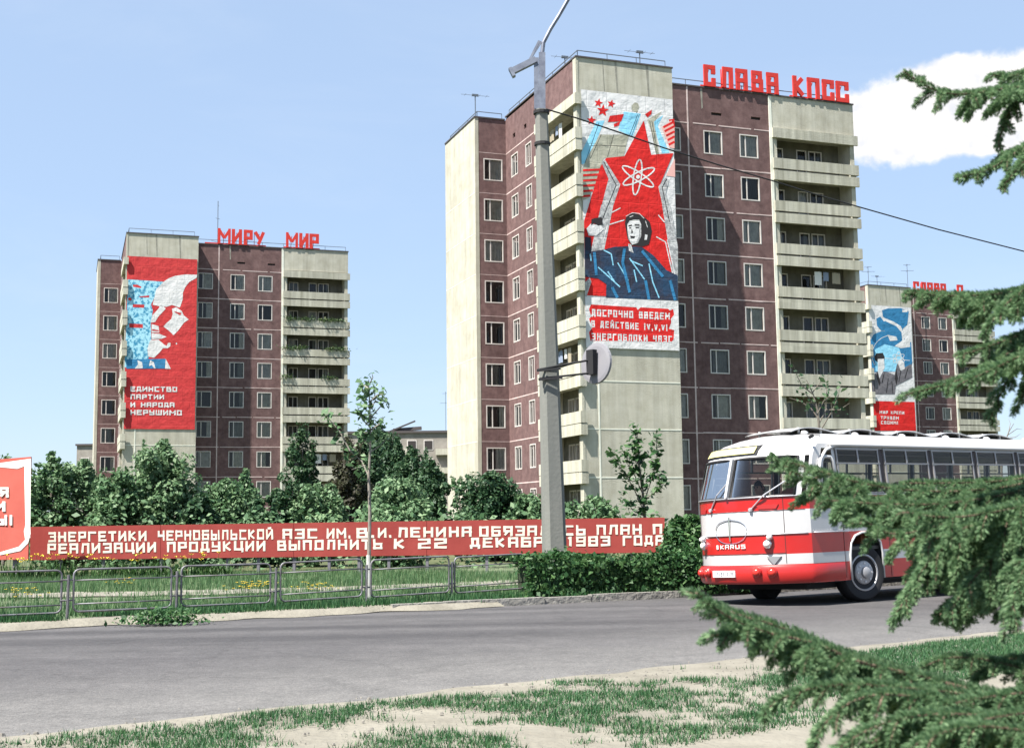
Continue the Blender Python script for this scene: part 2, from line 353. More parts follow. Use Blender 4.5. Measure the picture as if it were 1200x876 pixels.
# asphalt: patchy, worn, pale at the near side with tar lines
asp_m = bpy.data.materials.new('asphalt'); asp_m.use_nodes = True
t = asp_m.node_tree; b = t.nodes['Principled BSDF']; b.inputs['Roughness'].default_value = 0.85; b.inputs['Specular IOR Level'].default_value = 0.35
tcn = t.nodes.new('ShaderNodeTexCoord')
mp = t.nodes.new('ShaderNodeMapping'); mp.inputs['Rotation'].default_value = (0, 0, R(-33)); mp.inputs['Scale'].default_value = (0.05, 0.75, 1); t.links.new(tcn.outputs['Object'], mp.inputs[0])
n1 = t.nodes.new('ShaderNodeTexNoise'); n1.inputs['Scale'].default_value = 1.0; n1.inputs['Detail'].default_value = 4; t.links.new(mp.outputs[0], n1.inputs['Vector'])
n2 = t.nodes.new('ShaderNodeTexNoise'); n2.inputs['Scale'].default_value = 60; n2.inputs['Detail'].default_value = 3; t.links.new(tcn.outputs['Object'], n2.inputs['Vector'])
n3 = t.nodes.new('ShaderNodeTexNoise'); n3.inputs['Scale'].default_value = 1.6; n3.inputs['Detail'].default_value = 8; n3.inputs['Roughness'].default_value = 0.7; t.links.new(tcn.outputs['Object'], n3.inputs['Vector'])
def nmix(a, b2, f, blend='MIX'):
    n = t.nodes.new('ShaderNodeMix'); n.data_type = 'RGBA'; n.blend_type = blend
    for sck, x in (('Factor', f), ('A', a), ('B', b2)):
        if isinstance(x, (int, float)): n.inputs[sck].default_value = x
        elif isinstance(x, tuple): n.inputs[sck].default_value = (*x, 1)
        else: t.links.new(x, n.inputs[sck])
    return n.outputs['Result']
def ramp(f, p0, p1, c0, c1):
    r = t.nodes.new('ShaderNodeValToRGB'); r.color_ramp.elements[0].position = p0; r.color_ramp.elements[1].position = p1
    r.color_ramp.elements[0].color = (*c0, 1); r.color_ramp.elements[1].color = (*c1, 1); t.links.new(f, r.inputs['Fac']); return r.outputs['Color']
base = ramp(n1.outputs['Fac'], .35, .66, (.042, .040, .0425), (.078, .0745, .077))
# sandy dust carried in from the bare near verge, thinning out across the carriageway
dvec = t.nodes.new('ShaderNodeVectorMath'); dvec.operation = 'DOT_PRODUCT'; dvec.inputs[1].default_value = (nrmR.x, nrmR.y, 0); t.links.new(tcn.outputs['Object'], dvec.inputs[0])
dsum = t.nodes.new('ShaderNodeMath'); dsum.operation = 'MULTIPLY_ADD'; dsum.inputs[1].default_value = 3.2; t.links.new(n1.outputs['Fac'], dsum.inputs[0]); t.links.new(dvec.outputs['Value'], dsum.inputs[2])
dmr = t.nodes.new('ShaderNodeMapRange'); dmr.interpolation_type = 'SMOOTHSTEP'; d0_ = N0.dot(nrmR); dmr.inputs['From Min'].default_value = d0_ + 1.2; dmr.inputs['From Max'].default_value = d0_ + 6.6; dmr.inputs['To Min'].default_value = .8; dmr.inputs['To Max'].default_value = 0; t.links.new(dsum.outputs[0], dmr.inputs['Value'])
base = nmix(base, (.138, .134, .131), dmr.outputs[0])
base = nmix(base, ramp(n3.outputs['Fac'], .3, .7, (.72, .72, .72), (1.18, 1.17, 1.15)), .75, 'MULTIPLY')
base = nmix(base, ramp(n2.outputs['Fac'], .3, .75, (.7, .7, .7), (1.35, 1.35, 1.33)), .7, 'MULTIPLY')
vor = t.nodes.new('ShaderNodeTexVoronoi'); vor.feature = 'DISTANCE_TO_EDGE'; vor.inputs['Scale'].default_value = 0.35
ds = t.nodes.new('ShaderNodeVectorMath'); ds.operation = 'MULTIPLY_ADD'; t.links.new(n3.outputs['Color'], ds.inputs[0]); ds.inputs[1].default_value = (.9, .9, 0); t.links.new(tcn.outputs['Object'], ds.inputs[2])
t.links.new(ds.outputs[0], vor.inputs['Vector'])
crack = ramp(vor.outputs['Distance'], .004, .012, (.55, .55, .55), (1, 1, 1))
base = nmix(base, crack, .3, 'MULTIPLY')
n4 = t.nodes.new('ShaderNodeTexNoise'); n4.inputs['Scale'].default_value = 14; n4.inputs['Detail'].default_value = 6; n4.inputs['Roughness'].default_value = .75; t.links.new(tcn.outputs['Object'], n4.inputs['Vector'])
base = nmix(base, ramp(n4.outputs['Fac'], .3, .72, (.72, .72, .72), (1.25, 1.25, 1.24)), .8, 'MULTIPLY')
mp2 = t.nodes.new('ShaderNodeMapping'); mp2.inputs['Rotation'].default_value = (0, 0, R(-33)); mp2.inputs['Scale'].default_value = (1.1, 6.5, 1); t.links.new(tcn.outputs['Object'], mp2.inputs[0])
n5 = t.nodes.new('ShaderNodeTexNoise'); n5.inputs['Scale'].default_value = 1.5; n5.inputs['Detail'].default_value = 5; n5.inputs['Roughness'].default_value = .6; t.links.new(mp2.outputs[0], n5.inputs['Vector'])
base = nmix(base, ramp(n5.outputs['Fac'], .66, .72, (1, 1, 1), (.5, .49, .49)), .75, 'MULTIPLY')
vo2 = t.nodes.new('ShaderNodeTexVoronoi'); vo2.inputs['Scale'].default_value = 95; t.links.new(tcn.outputs['Object'], vo2.inputs['Vector'])
base = nmix(base, ramp(vo2.outputs['Color'], .2, .95, (.72, .72, .72), (1.45, 1.44, 1.42)), .6, 'MULTIPLY')
t.links.new(base, b.inputs['Base Color'])
bp = t.nodes.new('ShaderNodeBump'); bp.inputs['Strength'].default_value = 0.5; bp.inputs['Distance'].default_value = 0.01; t.links.new(n2.outputs['Fac'], bp.inputs['Height']); t.links.new(bp.outputs[0], b.inputs['Normal'])

mb = MB(); rows = []
prof = [(0, 0), (.12, .012), (.3, .02), (.5, .02), (.7, 0), (.88, -.035), (1, -.06)]
def sub(poly, n):
    out = []
    for i in range(len(poly) - 1):
        for k in range(n): out.append(poly[i].lerp(poly[i+1], k / n))
    return out + [poly[-1]]
nl, fl = sub(nearL, 6), sub(farL, 6)
for i, (a, b2) in enumerate(zip(nl, fl)):
    wob = 0.10 * mnoise.noise(Vector((i * 1.7, 0, 0)))
    rows.append([((a + (b2 - a) * f - nrmR * (wob if f == 0 else 0)).x, (a + (b2 - a) * f - nrmR * (wob if f == 0 else 0)).y, z) for f, z in prof])
nc = len(prof)
mb.add([p for r in rows for p in r], [(i*nc+j, (i+1)*nc+j, (i+1)*nc+j+1, i*nc+j+1) for i in range(len(rows)-1) for j in range(nc-1)])
tag(mb.build('road', asp_m, smooth=True), kind='structure')

SAND = mat('sandy_dirt', (0.132, 0.121, 0.096), 0.95, (0.21, 0.195, 0.16), 1.3, bump=0.6, bscale=14, contrast=(.3, .7))
def ribbon(name, line, off0, off1, z, m, wob0=0., wob1=0., seed=0, kind='structure', sc=1.5, nsub=24, drop=0.0):
    P = sub(line, nsub); mbb = MB(); vs = []
    for i, p in enumerate(P):
        a = off0 + wob0 * mnoise.noise(Vector((p.x * sc, p.y * sc, seed))); c = off1 + wob1 * mnoise.noise(Vector((p.x * sc, p.y * sc, seed + 5)))
        for q, f in ((a, 0), ((a * 2 + c) / 3, .33), ((a + 2 * c) / 3, .66), (c, 1)):
            r = p + nrmR * q; vs.append((r.x, r.y, z - (drop if f == 0 else 0) + 0.012 * mnoise.noise(Vector((r.x * 2, r.y * 2, 3))) * (f > 0)))
    n = 4
    mbb.add(vs, [(i*n+j, (i+1)*n+j, (i+1)*n+j+1, i*n+j+1) for i in range(len(P)-1) for j in range(n-1)])
    return tag(mbb.build(name, m, smooth=True), kind=kind)
seg = lambda a, b2: [a, a.lerp(b2, .33), a.lerp(b2, .66), b2]
nearSeg = [N0 - dirR * 14, N0, N0.lerp(N1, .33), N0.lerp(N1, .66), N1, N1 + dirR * 10, N1 + dirR * 30]
farSeg = [F0 - dirR * 16, F0, F0.lerp(F1_, .33), F0.lerp(F1_, .66), F1_, F1_ + dirR * 12, F1_ + dirR * 40]
ribbon('dirt_verge', nearSeg, .16, -7.5, .030, SAND, .22, .6, 1, drop=.028)
ribbon('sandy_verge', farSeg[:4], -.28, .45, .035, SAND, .36, .4, 2, drop=.08)
LAWN = mat('lawn_turf', (0.066, 0.0935, 0.04675), 0.95, (0.1155, 0.1375, 0.077), 1.2, bump=0.5, bscale=20)
ribbon('lawn', farSeg, .75, 17.5, .014, LAWN, .3, 1.0, 3)
PATH = mat('path_dirt', (0.1426, 0.1346, 0.1069), 0.95, (0.2138, 0.198, 0.1663), 1.5, bump=.4, bscale=15)
def fpt(px, py, z=0): p = gnd(px, py, z); return Vector((p[0], p[1]))
pa = [fpt(-160, 702), fpt(0, 700), fpt(200, 697), fpt(400, 692), fpt(620, 684), fpt(800, 676)]
ribbon('footpath', pa, -.8, 1.25, .036, PATH, .35, .5, 8, nsub=14)

# kerb: worn concrete blocks, buried in sand towards the left
KERB = mat('kerb_concrete', (0.18, 0.174, 0.156), 0.9, (0.264, 0.252, 0.228), 3, bump=.6, bscale=12)
kl = [F0.lerp(F1_, .50), F1_, F1_ + dirR * 26]
mb = MB(); p = kl[0].copy(); Lk = 1.0
def along(line, s):
    for i in range(len(line) - 1):
        d = (line[i+1] - line[i]).length
        if s <= d: return line[i] + (line[i+1] - line[i]) * (s / d), (line[i+1] - line[i]).normalized()
        s -= d
    return line[-1], (line[-1] - line[-2]).normalized()
tot = sum((kl[i+1] - kl[i]).length for i in range(2)); s = 0; k = 0
while s < tot - 1:
    a, d = along(kl, s); e, _ = along(kl, s + .985); n = Vector((-d.y, d.x)); jx = random.uniform(-.012, .012); jz = random.uniform(-.014, .014)
    A = a + n * (jx); B = e + n * (jx + random.uniform(-.01, .01)); zt = .07 + jz
    vs = [(A.x, A.y, -.2), (B.x, B.y, -.2), (B.x + n.x*.16, B.y + n.y*.16, -.2), (A.x + n.x*.16, A.y + n.y*.16, -.2),
          (A.x + n.x*.015, A.y + n.y*.015, zt), (B.x + n.x*.015, B.y + n.y*.015, zt), (B.x + n.x*.15, B.y + n.y*.15, zt), (A.x + n.x*.15, A.y + n.y*.15, zt)]
    mb.add(vs, [(4,5,6,7),(0,1,5,4),(1,2,6,5),(2,3,7,6),(3,0,4,7)]); s += 1.0; k += 1
tag(mb.build('kerb', KERB), kind='structure')

# ------------------------------------------------------------------ apartment towers
FL = 2.8; Z0 = 26.22; ZR = 28.6; ZS = 28.8; VF1 = 2.03; UB = 6.4; UC = 14.46; UE = 20.9; VB = 12.24; ULB = -2.24; VBK = 18.93; VLOG = 6.5; ZB = -2.0
def wall_holes(mb, o, ex, ey, x0, x1, y0, y1, holes, inward, depth=0.14, mi=0, mir=0):
    """rect wall in plane o + x*ex + y*ey with rectangular holes and their reveals."""
    o, ex, ey, inward = (np.array(p, float) for p in (o, ex, ey, inward))
    xs = sorted({x0, x1, *[h[0] for h in holes], *[h[1] for h in holes]}); ys = sorted({y0, y1, *[h[2] for h in holes], *[h[3] for h in holes]})
    P = lambda x, y, d=0: o + ex * x + ey * y + inward * d
    for i in range(len(xs) - 1):
        for j in range(len(ys) - 1):
            cx_, cy_ = (xs[i] + xs[i+1]) / 2, (ys[j] + ys[j+1]) / 2
            if any(h[0] < cx_ < h[1] and h[2] < cy_ < h[3] for h in holes): continue
            mb.add([P(xs[i], ys[j]), P(xs[i+1], ys[j]), P(xs[i+1], ys[j+1]), P(xs[i], ys[j+1])], [(0, 1, 2, 3)], mi)
    for h in holes:
        c = [(h[0], h[2]), (h[1], h[2]), (h[1], h[3]), (h[0], h[3])]
        for a, b2 in zip(c, c[1:] + c[:1]):
            mb.add([P(*a), P(*b2), P(*b2, depth), P(*a, depth)], [(0, 1, 2, 3)], mir)
def window_part(parent, o, ex, ey, inw, h, seed, split=.33, name='window', fw=.062, style=None):
    """frame proud of the wall, pane and curtain behind."""
    o, ex, ey, inw = (np.array(p, float) for p in (o, ex, ey, inw))
    r = random.Random(seed); x0, x1, y0, y1 = h
    def B(mb, a0, a1, b0, b1, d0, d1):
        c = [o + ex*a + ey*b2 + inw*d for d in (d0, d1) for a, b2 in ((a0,b0),(a1,b0),(a1,b1),(a0,b1))]
        mb.add(c, [(0,1,2,3),(7,6,5,4),(0,4,5,1),(1,5,6,2),(2,6,7,3),(3,7,4,0)])
    m = MB()
    d0, d1 = -.012, .09
    B(m, x0-.01, x0+fw, y0-.01, y1+.01, d0, d1); B(m, x1-fw, x1+.01, y0-.01, y1+.01, d0, d1)
    B(m, x0+fw, x1-fw, y1-fw, y1+.01, d0, d1); B(m, x0+fw, x1-fw, y0-.01, y0+fw, d0, d1)
    xm = x0 + (x1 - x0) * split
    B(m, xm-.035, xm+.035, y0+fw, y1-fw, .03, .085)
    f = m.build(name, FRAME, parent)
    g = MB(); g.add([o + ex*a + ey*b2 + inw*.06 for a, b2 in ((x0+fw, y0+fw), (x1-fw, y0+fw), (x1-fw, y1-fw), (x0+fw, y1-fw))], [(0,1,2,3)]); g.build('pane', GLASS, f)
    k = style if style is not None else r.choices([0, 1, 2, 3], [6.0, 3.0, 2.6, .8])[0]
    c = MB()
    lo = y0 + fw
    xa, xb = x0, x1
    u_ = r.random()
    n = 14; pts = []
    for i in range(n + 1):
        a = xa + (xb - xa) * i / n; dd = .16 + .025 * math.sin(i * 2.3 + seed)
        pts += [o + ex*a + ey*lo + inw*dd, o + ex*a + ey*y1 + inw*dd]
    c.add(pts, [(2*i, 2*i+2, 2*i+3, 2*i+1) for i in range(n)])
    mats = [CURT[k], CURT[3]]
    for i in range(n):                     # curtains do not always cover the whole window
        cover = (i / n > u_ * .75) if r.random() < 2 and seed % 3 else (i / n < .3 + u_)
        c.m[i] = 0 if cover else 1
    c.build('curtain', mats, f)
    return f
EXu, EXv, EZ = (1,0,0), (0,1,0), (0,0,1)

def make_tower():
    root = empty('apartment_tower')
    zk = [Z0 - FL * k for k in range(10)]
    wz = lambda k: (zk[k] - 1.9, zk[k] - .4)
    # brown facade right of the end wall
    cols = [(6.6, 7.95), (9.6, 10.93), (12.2, 13.55)]
    vents = [(10.2, 10.95, 26.88, 27.06), (13.1, 13.8, 26.88, 27.06)]
    holes = [(a, b2, *wz(k)) for k in range(9) for a, b2 in cols]
    m = MB(); wall_holes(m, (0, VF1, 0), EXu, EZ, UB, UC, ZB, ZR, holes + vents, (0,1,0)); m.build('brown_wall', BROWN, root)
    for i, h in enumerate(holes): window_part(root, (0, VF1, 0), EXu, EZ, (0,1,0), h, 10 + i)
    m = MB()
    for v in vents: m.box((v[0], VF1 + .13, v[2]), (v[1], VF1 + .2, v[3]))
    m.build('vent', DARKROOM, root)
    # narrow bay wall at the back left
    holes = [(-1.62, -.28, *wz(k)) for k in range(9)]
    m = MB(); wall_holes(m, (0, VB, 0), EXu, EZ, ULB + .26, 0, ZB, ZR, holes, (0,1,0)); m.build('brown_wall', BROWN, root)
    for i, h in enumerate(holes): window_part(root, (0, VB, 0), EXu, EZ, (0,1,0), h, 100 + i)
    # left-hand wall (normal -u), x axis runs along v
    holes = [(a, b2, *wz(k)) for k in range(9) for a, b2 in ((7.48, 8.52), (9.97, 11.2))]
    lv = [(8.3, 8.75, 26.95, 27.25), (10.4, 10.85, 26.95, 27.25)]
    m = MB(); wall_holes(m, (0, 0, 0), EXv, EZ, VLOG, VB, ZB, ZR + .05, holes + lv, (1,0,0)); m.build('brown_wall', BROWN, root)
    for i, h in enumerate(holes): window_part(root, (0, 0, 0), EXv, EZ, (1,0,0), h, 200 + i, split=.5)
    m = MB()
    for v in lv: m.box((.13, v[0], v[2]), (.2, v[1], v[3]))
    m.build('vent', DARKROOM, root)
    m = MB(); m.box((0, .46, 26.62), (.3, VLOG, ZS - .02)); m.build('attic_wall', BROWN, root)
    # cream walls
    m = MB(); m.box((0, 0, ZB), (UB, .3, ZS)); m.build('end_wall', CREAM, root); m = MB(); m.box((UB - .3, .3, ZB), (UB, VF1 + .3, ZS)); m.build('end_wall', CREAM, root)
    m = MB(); m.box((ULB, VB - .02, ZB), (ULB + .26, VBK, ZR + .01)); m.build('side_wall', CREAM, root)
    m = MB(); m.box((UC + .004, VF1 - .03, 26.5), (UE, VF1 + .3, ZR)); m.build('attic_wall', CREAM, root); m = MB(); m.box((UC + .004, VF1 - .03, ZB), (UE, VF1 + .3, zk[9] + .35)); m.build('base_wall', CREAM, root)
    m = MB(); m.box((UE - .3, VF1 + .31, ZB), (UE, VBK, ZR - .01)); m.build('side_wall', CREAM, root); m = MB(); m.box((ULB + .3, VBK - .3, ZB), (UE - .31, VBK, ZR - .02)); m.build('rear_wall', CREAM, root)
    m = MB()                                                  # roof, two levels
    m.add([(ULB, VB, ZR - .12), (0, VB, ZR - .12), (UB, VF1, ZR - .12), (UE, VF1, ZR - .12), (UE, VBK, ZR - .12), (ULB, VBK, ZR - .12)], [(0,1,2,3,4,5)])
    m.add([(0, 0, ZS - .1), (UB, 0, ZS - .1), (UB, VB, ZS - .1), (0, VB, ZS - .1)], [(0,1,2,3)])
    m.build('roof', ROOFTAR, root)
    m = MB(); e = .09                                        # coping along the roof edges
    m.box((-.05, -.06, ZS), (UB + .05, .25, ZS + e)); m.box((-.05, .25, ZS), (.3, VB, ZS + e)); m.box((UB - .2, .25, ZS), (UB + .05, VF1 + 2, ZS + e))
    m.box((UB + .05, VF1 - .06, ZR), (UC, VF1 + .25, ZR + e)); m.box((UC, VF1 - .09, ZR), (UE + .05, VF1 + .25, ZR + e))
    m.box((ULB - .05, VB - .06, ZR + .01), (-.06, VB + .25, ZR + .01 + e)); m.box((ULB - .05, VB + .25, ZR + .01), (ULB + .3, VBK, ZR + .01 + e))
    m.build('coping', COPING, root)
    # mortar joints
    m = MB(); r = random.Random(3); jd = .012; jw = .035
    for k in range(10):
        x = UB + .02
        while x < UC - .05:
            x2 = min(UC - .02, x + r.uniform(.8, 2.6)); dz = r.uniform(-.012, .012); m.box((x, VF1 - jd, zk[k] - jw * r.uniform(.7, 1.3) + dz), (x2, VF1 + .02, zk[k] + jw * r.uniform(.7, 1.3) + dz)); x = x2 + (r.uniform(.02, .3) if r.random() < .25 else 0.004)
        m.box((ULB + .28, VB - jd * .6, zk[k] - jw * .5), (-.02, VB + .02, zk[k] + jw * .5))
        m.box((-jd, VLOG + .02, zk[k] - jw), (.02, VB - .03, zk[k] + jw))
    for x in (8.5,):
        zz = ZB
        while zz < ZR - .1:
            z2 = min(ZR - .02, zz + r.uniform(1.6, 2.9)); m.box((x - .05, VF1 - jd - .003, zz), (x + .05, VF1 + .02, z2)); zz = z2 + .01
    m.build('panel_joints', JOINT, root)
    m = MB()
    for k in range(1, 10):
        m.box((.12, -.014, zk[k] - .035), (UB - .02, .02, zk[k] + .035)) if k > 4 else m.box((.12, -.014, zk[k] - .02), (UB - .02, .02, zk[k] + .02))
        m.box((ULB - .008, VB + .1, zk[k] - .018), (ULB + .02, VBK - .1, zk[k] + .018))
    m.box((1.0, -.018, ZB), (1.1, .02, zk[3])); m.box((UC - .04, VF1 - .05, ZB), (UC + .16, VF1 + .05, ZR - .02))
    m.build('panel_joints', JOINTC, root)
    STAIN = mat('damp_stain', (0.2, 0.19, 0.16), 0.9, (0.33, 0.32, 0.27), 2)
    m = MB()
    for x, zb, wd in ((1.75, 26.9, .03), (2.6, 26.8, .07), (4.7, 26.5, .09)):
        m.add([(x - wd, -.006, ZS - .01), (x + wd, -.006, ZS - .01), (x + wd * .8 + .08, -.006, zb), (x + .05, -.006, zb)], [(0,3,2,1)]); m.build('damp_streak', STAIN, root); m = MB()
    m.add([(9.45, VF1 - .008, ZR - .01), (9.6, VF1 - .008, ZR - .01), (9.6, VF1 - .008, 27.3), (9.52, VF1 - .008, 27.2)], [(0,3,2,1)])
    m.build('damp_streak', STAIN, root)
    # loggias on the right, facing front
    m = MB(); vb = VF1 + 1.35
    LW = [(15.35, 16.25, -2.0, -.62), (17.3, 18.05, -2.6, -.62), (18.22, 19.25, -2.0, -.62)]
    holes = [(a, b2, zk[k] + z0, zk[k] + z1) for k in range(9) for a, b2, z0, z1 in LW]
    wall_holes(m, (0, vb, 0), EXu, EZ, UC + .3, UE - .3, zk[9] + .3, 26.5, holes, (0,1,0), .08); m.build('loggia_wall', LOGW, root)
    m = MB(); m.box((UC + .17, VF1, ZB + .05), (UC + .5, vb, 26.5)); m.box((UE - .33, VF1, ZB + .05), (UE - .02, vb, 26.5)); m.build('loggia_pier', CREAM, root)
    for k in range(9):
        f = None
        for i, (a, b2, z0, z1) in enumerate(LW):
            window_part(root, (0, vb, 0), EXu, EZ, (0,1,0), (a, b2, zk[k] + z0, zk[k] + z1), 300 + 3*k + i, name='balcony_door' if i == 1 else 'balcony_window', fw=.06, split=.5 if i != 1 else .02, style=random.Random(k*5+i).choice([2, 3, 3, 2, 0]))
        m = MB(); m.box((UC + .1, VF1 - .20, zk[k] - 2.46), (UE + .16, VF1 - .08, zk[k] - 1.78)); m.box((UE + .04, VF1 - .08, zk[k] - 2.46), (UE + .16, VF1 + .5, zk[k] - 1.78)); m.build('balcony_parapet', PARA, root)
        m = MB(); m.box((UC + .12, VF1 - .19, zk[k] - .42), (UE + .18, VF1 - .05, zk[k] + .22)); m.box((UC + .5, VF1 - .05, zk[k] - .1), (UE - .34, vb, zk[k] + .06)); m.build('balcony_lintel', PARA, root)
    # loggias on the left-hand face
    m = MB(); ub = 1.35
    LL = [(1.2, 2.2, -2.0, -.62), (3.4, 4.15, -2.6, -.62), (4.3, 5.3, -2.0, -.62)]
    holes = [(a, b2, zk[k] + z0, zk[k] + z1) for k in range(9) for a, b2, z0, z1 in LL]
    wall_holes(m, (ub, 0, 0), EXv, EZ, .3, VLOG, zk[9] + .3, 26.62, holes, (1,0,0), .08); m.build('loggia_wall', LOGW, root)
    m = MB(); m.box((.002, .302, ZB), (.3, .46, ZS - .03)); m.box((.002, VLOG - .35, ZB), (ub, VLOG - .01, 26.6)); m.box((.31, .31, ZB), (ub, .46, 26.6)); m.box((-.03, VLOG - .12, ZB), (.0, VLOG + .06, 26.6)); m.build('loggia_pier', CREAM, root)
    m = MB(); m.box((-.02, -.02, ZB), (.14, .0, ZS - .02)); m.box((-.02, 0, ZB), (0, .45, ZS - .02)); m.build('corner_pilaster', PARA, root)
    for k in range(9):
        for i, (a, b2, z0, z1) in enumerate(LL):
            window_part(root, (ub, 0, 0), EXv, EZ, (1,0,0), (a, b2, zk[k] + z0, zk[k] + z1), 400 + 3*k + i, name='balcony_door' if i == 1 else 'balcony_window', fw=.06, split=.5 if i != 1 else .02, style=random.Random(k*3+i).choice([2, 3, 3, 0]))
        m = MB(); m.box((-.24, -.28, zk[k] - 2.46), (-.1, VLOG - .1, zk[k] - 1.78)); m.box((-.1, -.28, zk[k] - 2.46), (.2, -.16, zk[k] - 1.78)); m.build('balcony_parapet', PARA, root)
        m = MB(); m.box((-.22, -.26, zk[k] - .35), (-.06, VLOG - .1, zk[k] + .3)); m.box((-.06, -.26, zk[k] - .35), (.2, -.14, zk[k] + .3)); m.box((-.06, .46, zk[k] - .1), (ub, VLOG - .36, zk[k] + .06)); m.build('balcony_lintel', PARA, root)
    # roof railing
    m = MB()
    def rl(pts, z, step=2.1, h=.42):
        for a, b2 in zip(pts, pts[1:]):
            a = Vector(a); b2 = Vector(b2); n = max(1, round((b2 - a).length / step))
            m.bar((a.x, a.y, z + h), (b2.x, b2.y, z + h), .045, .045)
            for i in range(n + 1):
                p = a.lerp(b2, i / n); m.bar((p.x, p.y, z), (p.x, p.y, z + h), .035, .035)
    rl([(.2, VB - .2), (.2, .2), (UB - .35, .2)], ZS + .08); rl([(UB + .1, VF1 + .2), (UE - .2, VF1 + .2)], ZR + .08)
    rl([(ULB + .25, VBK - .5), (ULB + .25, VB + .2), (-.2, VB + .2)], ZR + .09)
    m.build('roof_railing', RAIL, root)
    return root

BL = {'C': (4.044, 73.691, 0.0, R(20.368)), 'L': (-35.034, 114.773, -.862, R(19.068)), 'R': (42.445, 150.24, -.196, R(23.214))}
towerC = make_tower(); x, y, z, ya = BL['C']; towerC.location = (x, y, z); towerC.rotation_euler = (0, 0, ya)
tag(towerC, 'large brown and cream block behind the lamp post, wearing the star and worker banner', 'apartment block', 'nine storey apartment blocks')
towerL = copy_tree(towerC); x, y, z, ya = BL['L']; towerL.location = (x, y, z); towerL.rotation_euler = (0, 0, ya)
tag(towerL, 'brown and cream block at the left wearing the red banner with the profile', 'apartment block', 'nine storey apartment blocks')
towerR = copy_tree(towerC); x, y, z, ya = BL['R']; towerR.location = (x, y, z); towerR.rotation_euler = (0, 0, ya)
tag(towerR, 'small far brown and cream block above the bus roof wearing a blue and white banner', 'apartment block', 'nine storey apartment blocks')
def bw(bk, u, v, z):
    x, y, dz, ya = BL[bk]; c, s = math.cos(ya), math.sin(ya); return np.array([x + u*c - v*s, y + u*s + v*c, z + dz])
def bloc(bk, px, py, v):
    """pixel -> (u, z) on the facade plane v = const of a block, local coordinates."""
    x, y, dz, ya = BL[bk]; c, s = math.cos(ya), math.sin(ya)
    p = onplane(px, py, bw(bk, 0, v, 0), (-s, c, 0)); return (p[0]-x)*c + (p[1]-y)*s, p[2] - dz
# flower boxes on two balconies of the left block
FLOWER = leafmat('balcony_plants', (0.032, 0.072, 0.024), (0.056, 0.112, 0.04), (0.128, 0.16, 0.064))
for k, us in ((1, (15.3, 16.9, 18.6, 19.8)), (2, (15.1, 16.2, 19.2, 20.2)), (3, (15.0, 19.0))):
    vs = []
    for u_ in us:
        for _ in range(130):
            p = np.array([u_ + rng.normal(0, .4), VF1 - .26 + rng.normal(0, .06), Z0 - FL*k - 1.72 + abs(rng.normal(0, .14)) - (.25 * rng.random() if rng.random() < .4 else 0)])
            d = rng.normal(size=(2, 3)); d /= np.linalg.norm(d, axis=1)[:, None]; d *= .07
            vs += [p - d[0], p + d[1], p + d[0], p - d[1]]
    arr_mesh('flower_box', vs, 4, FLOWER, towerL)

# ------------------------------------------------------------------ wall banners
def banner(bk, name, label, cat, u0, u1, zt, zb, base_mat):
    p = bw(bk, 0, 0, 0)
    root = empty(name, tuple(p), BL[bk][3], label, cat, 'propaganda banners on the end walls')
    m = MB(); nx, nz_ = 26, 56; vs = []
    for j in range(nz_ + 1):
        for i in range(nx + 1):
            u_ = u0 + (u1 - u0) * i / nx; z_ = zb + (zt - zb) * j / nz_
            vs.append((u_, -.055, z_))
    m.add(vs, [(j*(nx+1)+i, j*(nx+1)+i+1, (j+1)*(nx+1)+i+1, (j+1)*(nx+1)+i) for j in range(nz_) for i in range(nx)])
    m.add([(u0, -.03, zb), (u1, -.03, zb), (u1, -.03, zt), (u0, -.03, zt)], [(0, 1, 2, 3)])
    m.build('cloth', base_mat, root, smooth=True)
    return root
class Painter:
    def __init__(s, bk, root): s.bk = bk; s.root = root; s.lay = 0
    def pt(s, crop, x, y): return bloc(s.bk, crop[0] + x * crop[2], crop[1] + y * crop[2], -.07)
    def poly(s, name, m, crop, polys, clip=None):
        s.lay += 1; d = -.058 - .0014 * s.lay
        for pl in polys:
            mb = MB(); P = [s.pt(crop, *p) for p in pl]
            if clip: P = [(min(max(a, clip[0]), clip[1]), min(max(b2, clip[2]), clip[3])) for a, b2 in P]
            mb.add([(a, d, b2) for a, b2 in P], [tuple(range(len(P)))])
            mb.build(name, m, s.root)
    def text(s, name, m, crop, lines, tt=.2, asp=.72, gap=.26):
        s.lay += 2; d = -.058 - .0014 * s.lay
        for txt, TL, TR, BLp in lines:
            mb = MB(); a, b2, c = (s.pt(crop, *p) for p in (TL, TR, BLp))
            put_text(mb, txt, (a[0], d, a[1]), (b2[0], d, b2[1]), (c[0], d, c[1]), (0, -1, 0), .0008, 0, asp, gap, tt, .0002, .03)
            mb.build(name, m, s.root)
    def strips(s, name, m, crop, segs, wpx):
        s.lay += 1; mb = MB(); d = -.058 - .0014 * s.lay
        for k, sg in enumerate(segs):
            ww = wpx
            if len(sg) == 3 and not hasattr(sg[2], '__len__'): ww = sg[2]; sg = sg[:2]
            for i in range(len(sg) - 1):
                a = np.array(sg[i], float); b2 = np.array(sg[i+1], float); n = b2 - a; n = np.array([-n[1], n[0]]) / (np.linalg.norm(n) + 1e-9) * ww / 2
                P = [s.pt(crop, *p) for p in (a - n, b2 - n, b2 + n, a + n)]
                mb.add([(p[0], d - .0002 * (k % 5), p[1]) for p in P], [(0, 1, 2, 3)])
        return mb.build(name, m, s.root)
WCLOTH = mat('white_banner_cloth', (0.594, 0.585, 0.594), 0.85, (0.684, 0.675, 0.675), 1.5, bump=.6, bscale=2.2)
RCLOTH = mat('red_banner_cloth', (0.468, 0.0273, 0.0312), 0.8, (0.546, 0.039, 0.039), 1.2, bump=.6, bscale=2.5)
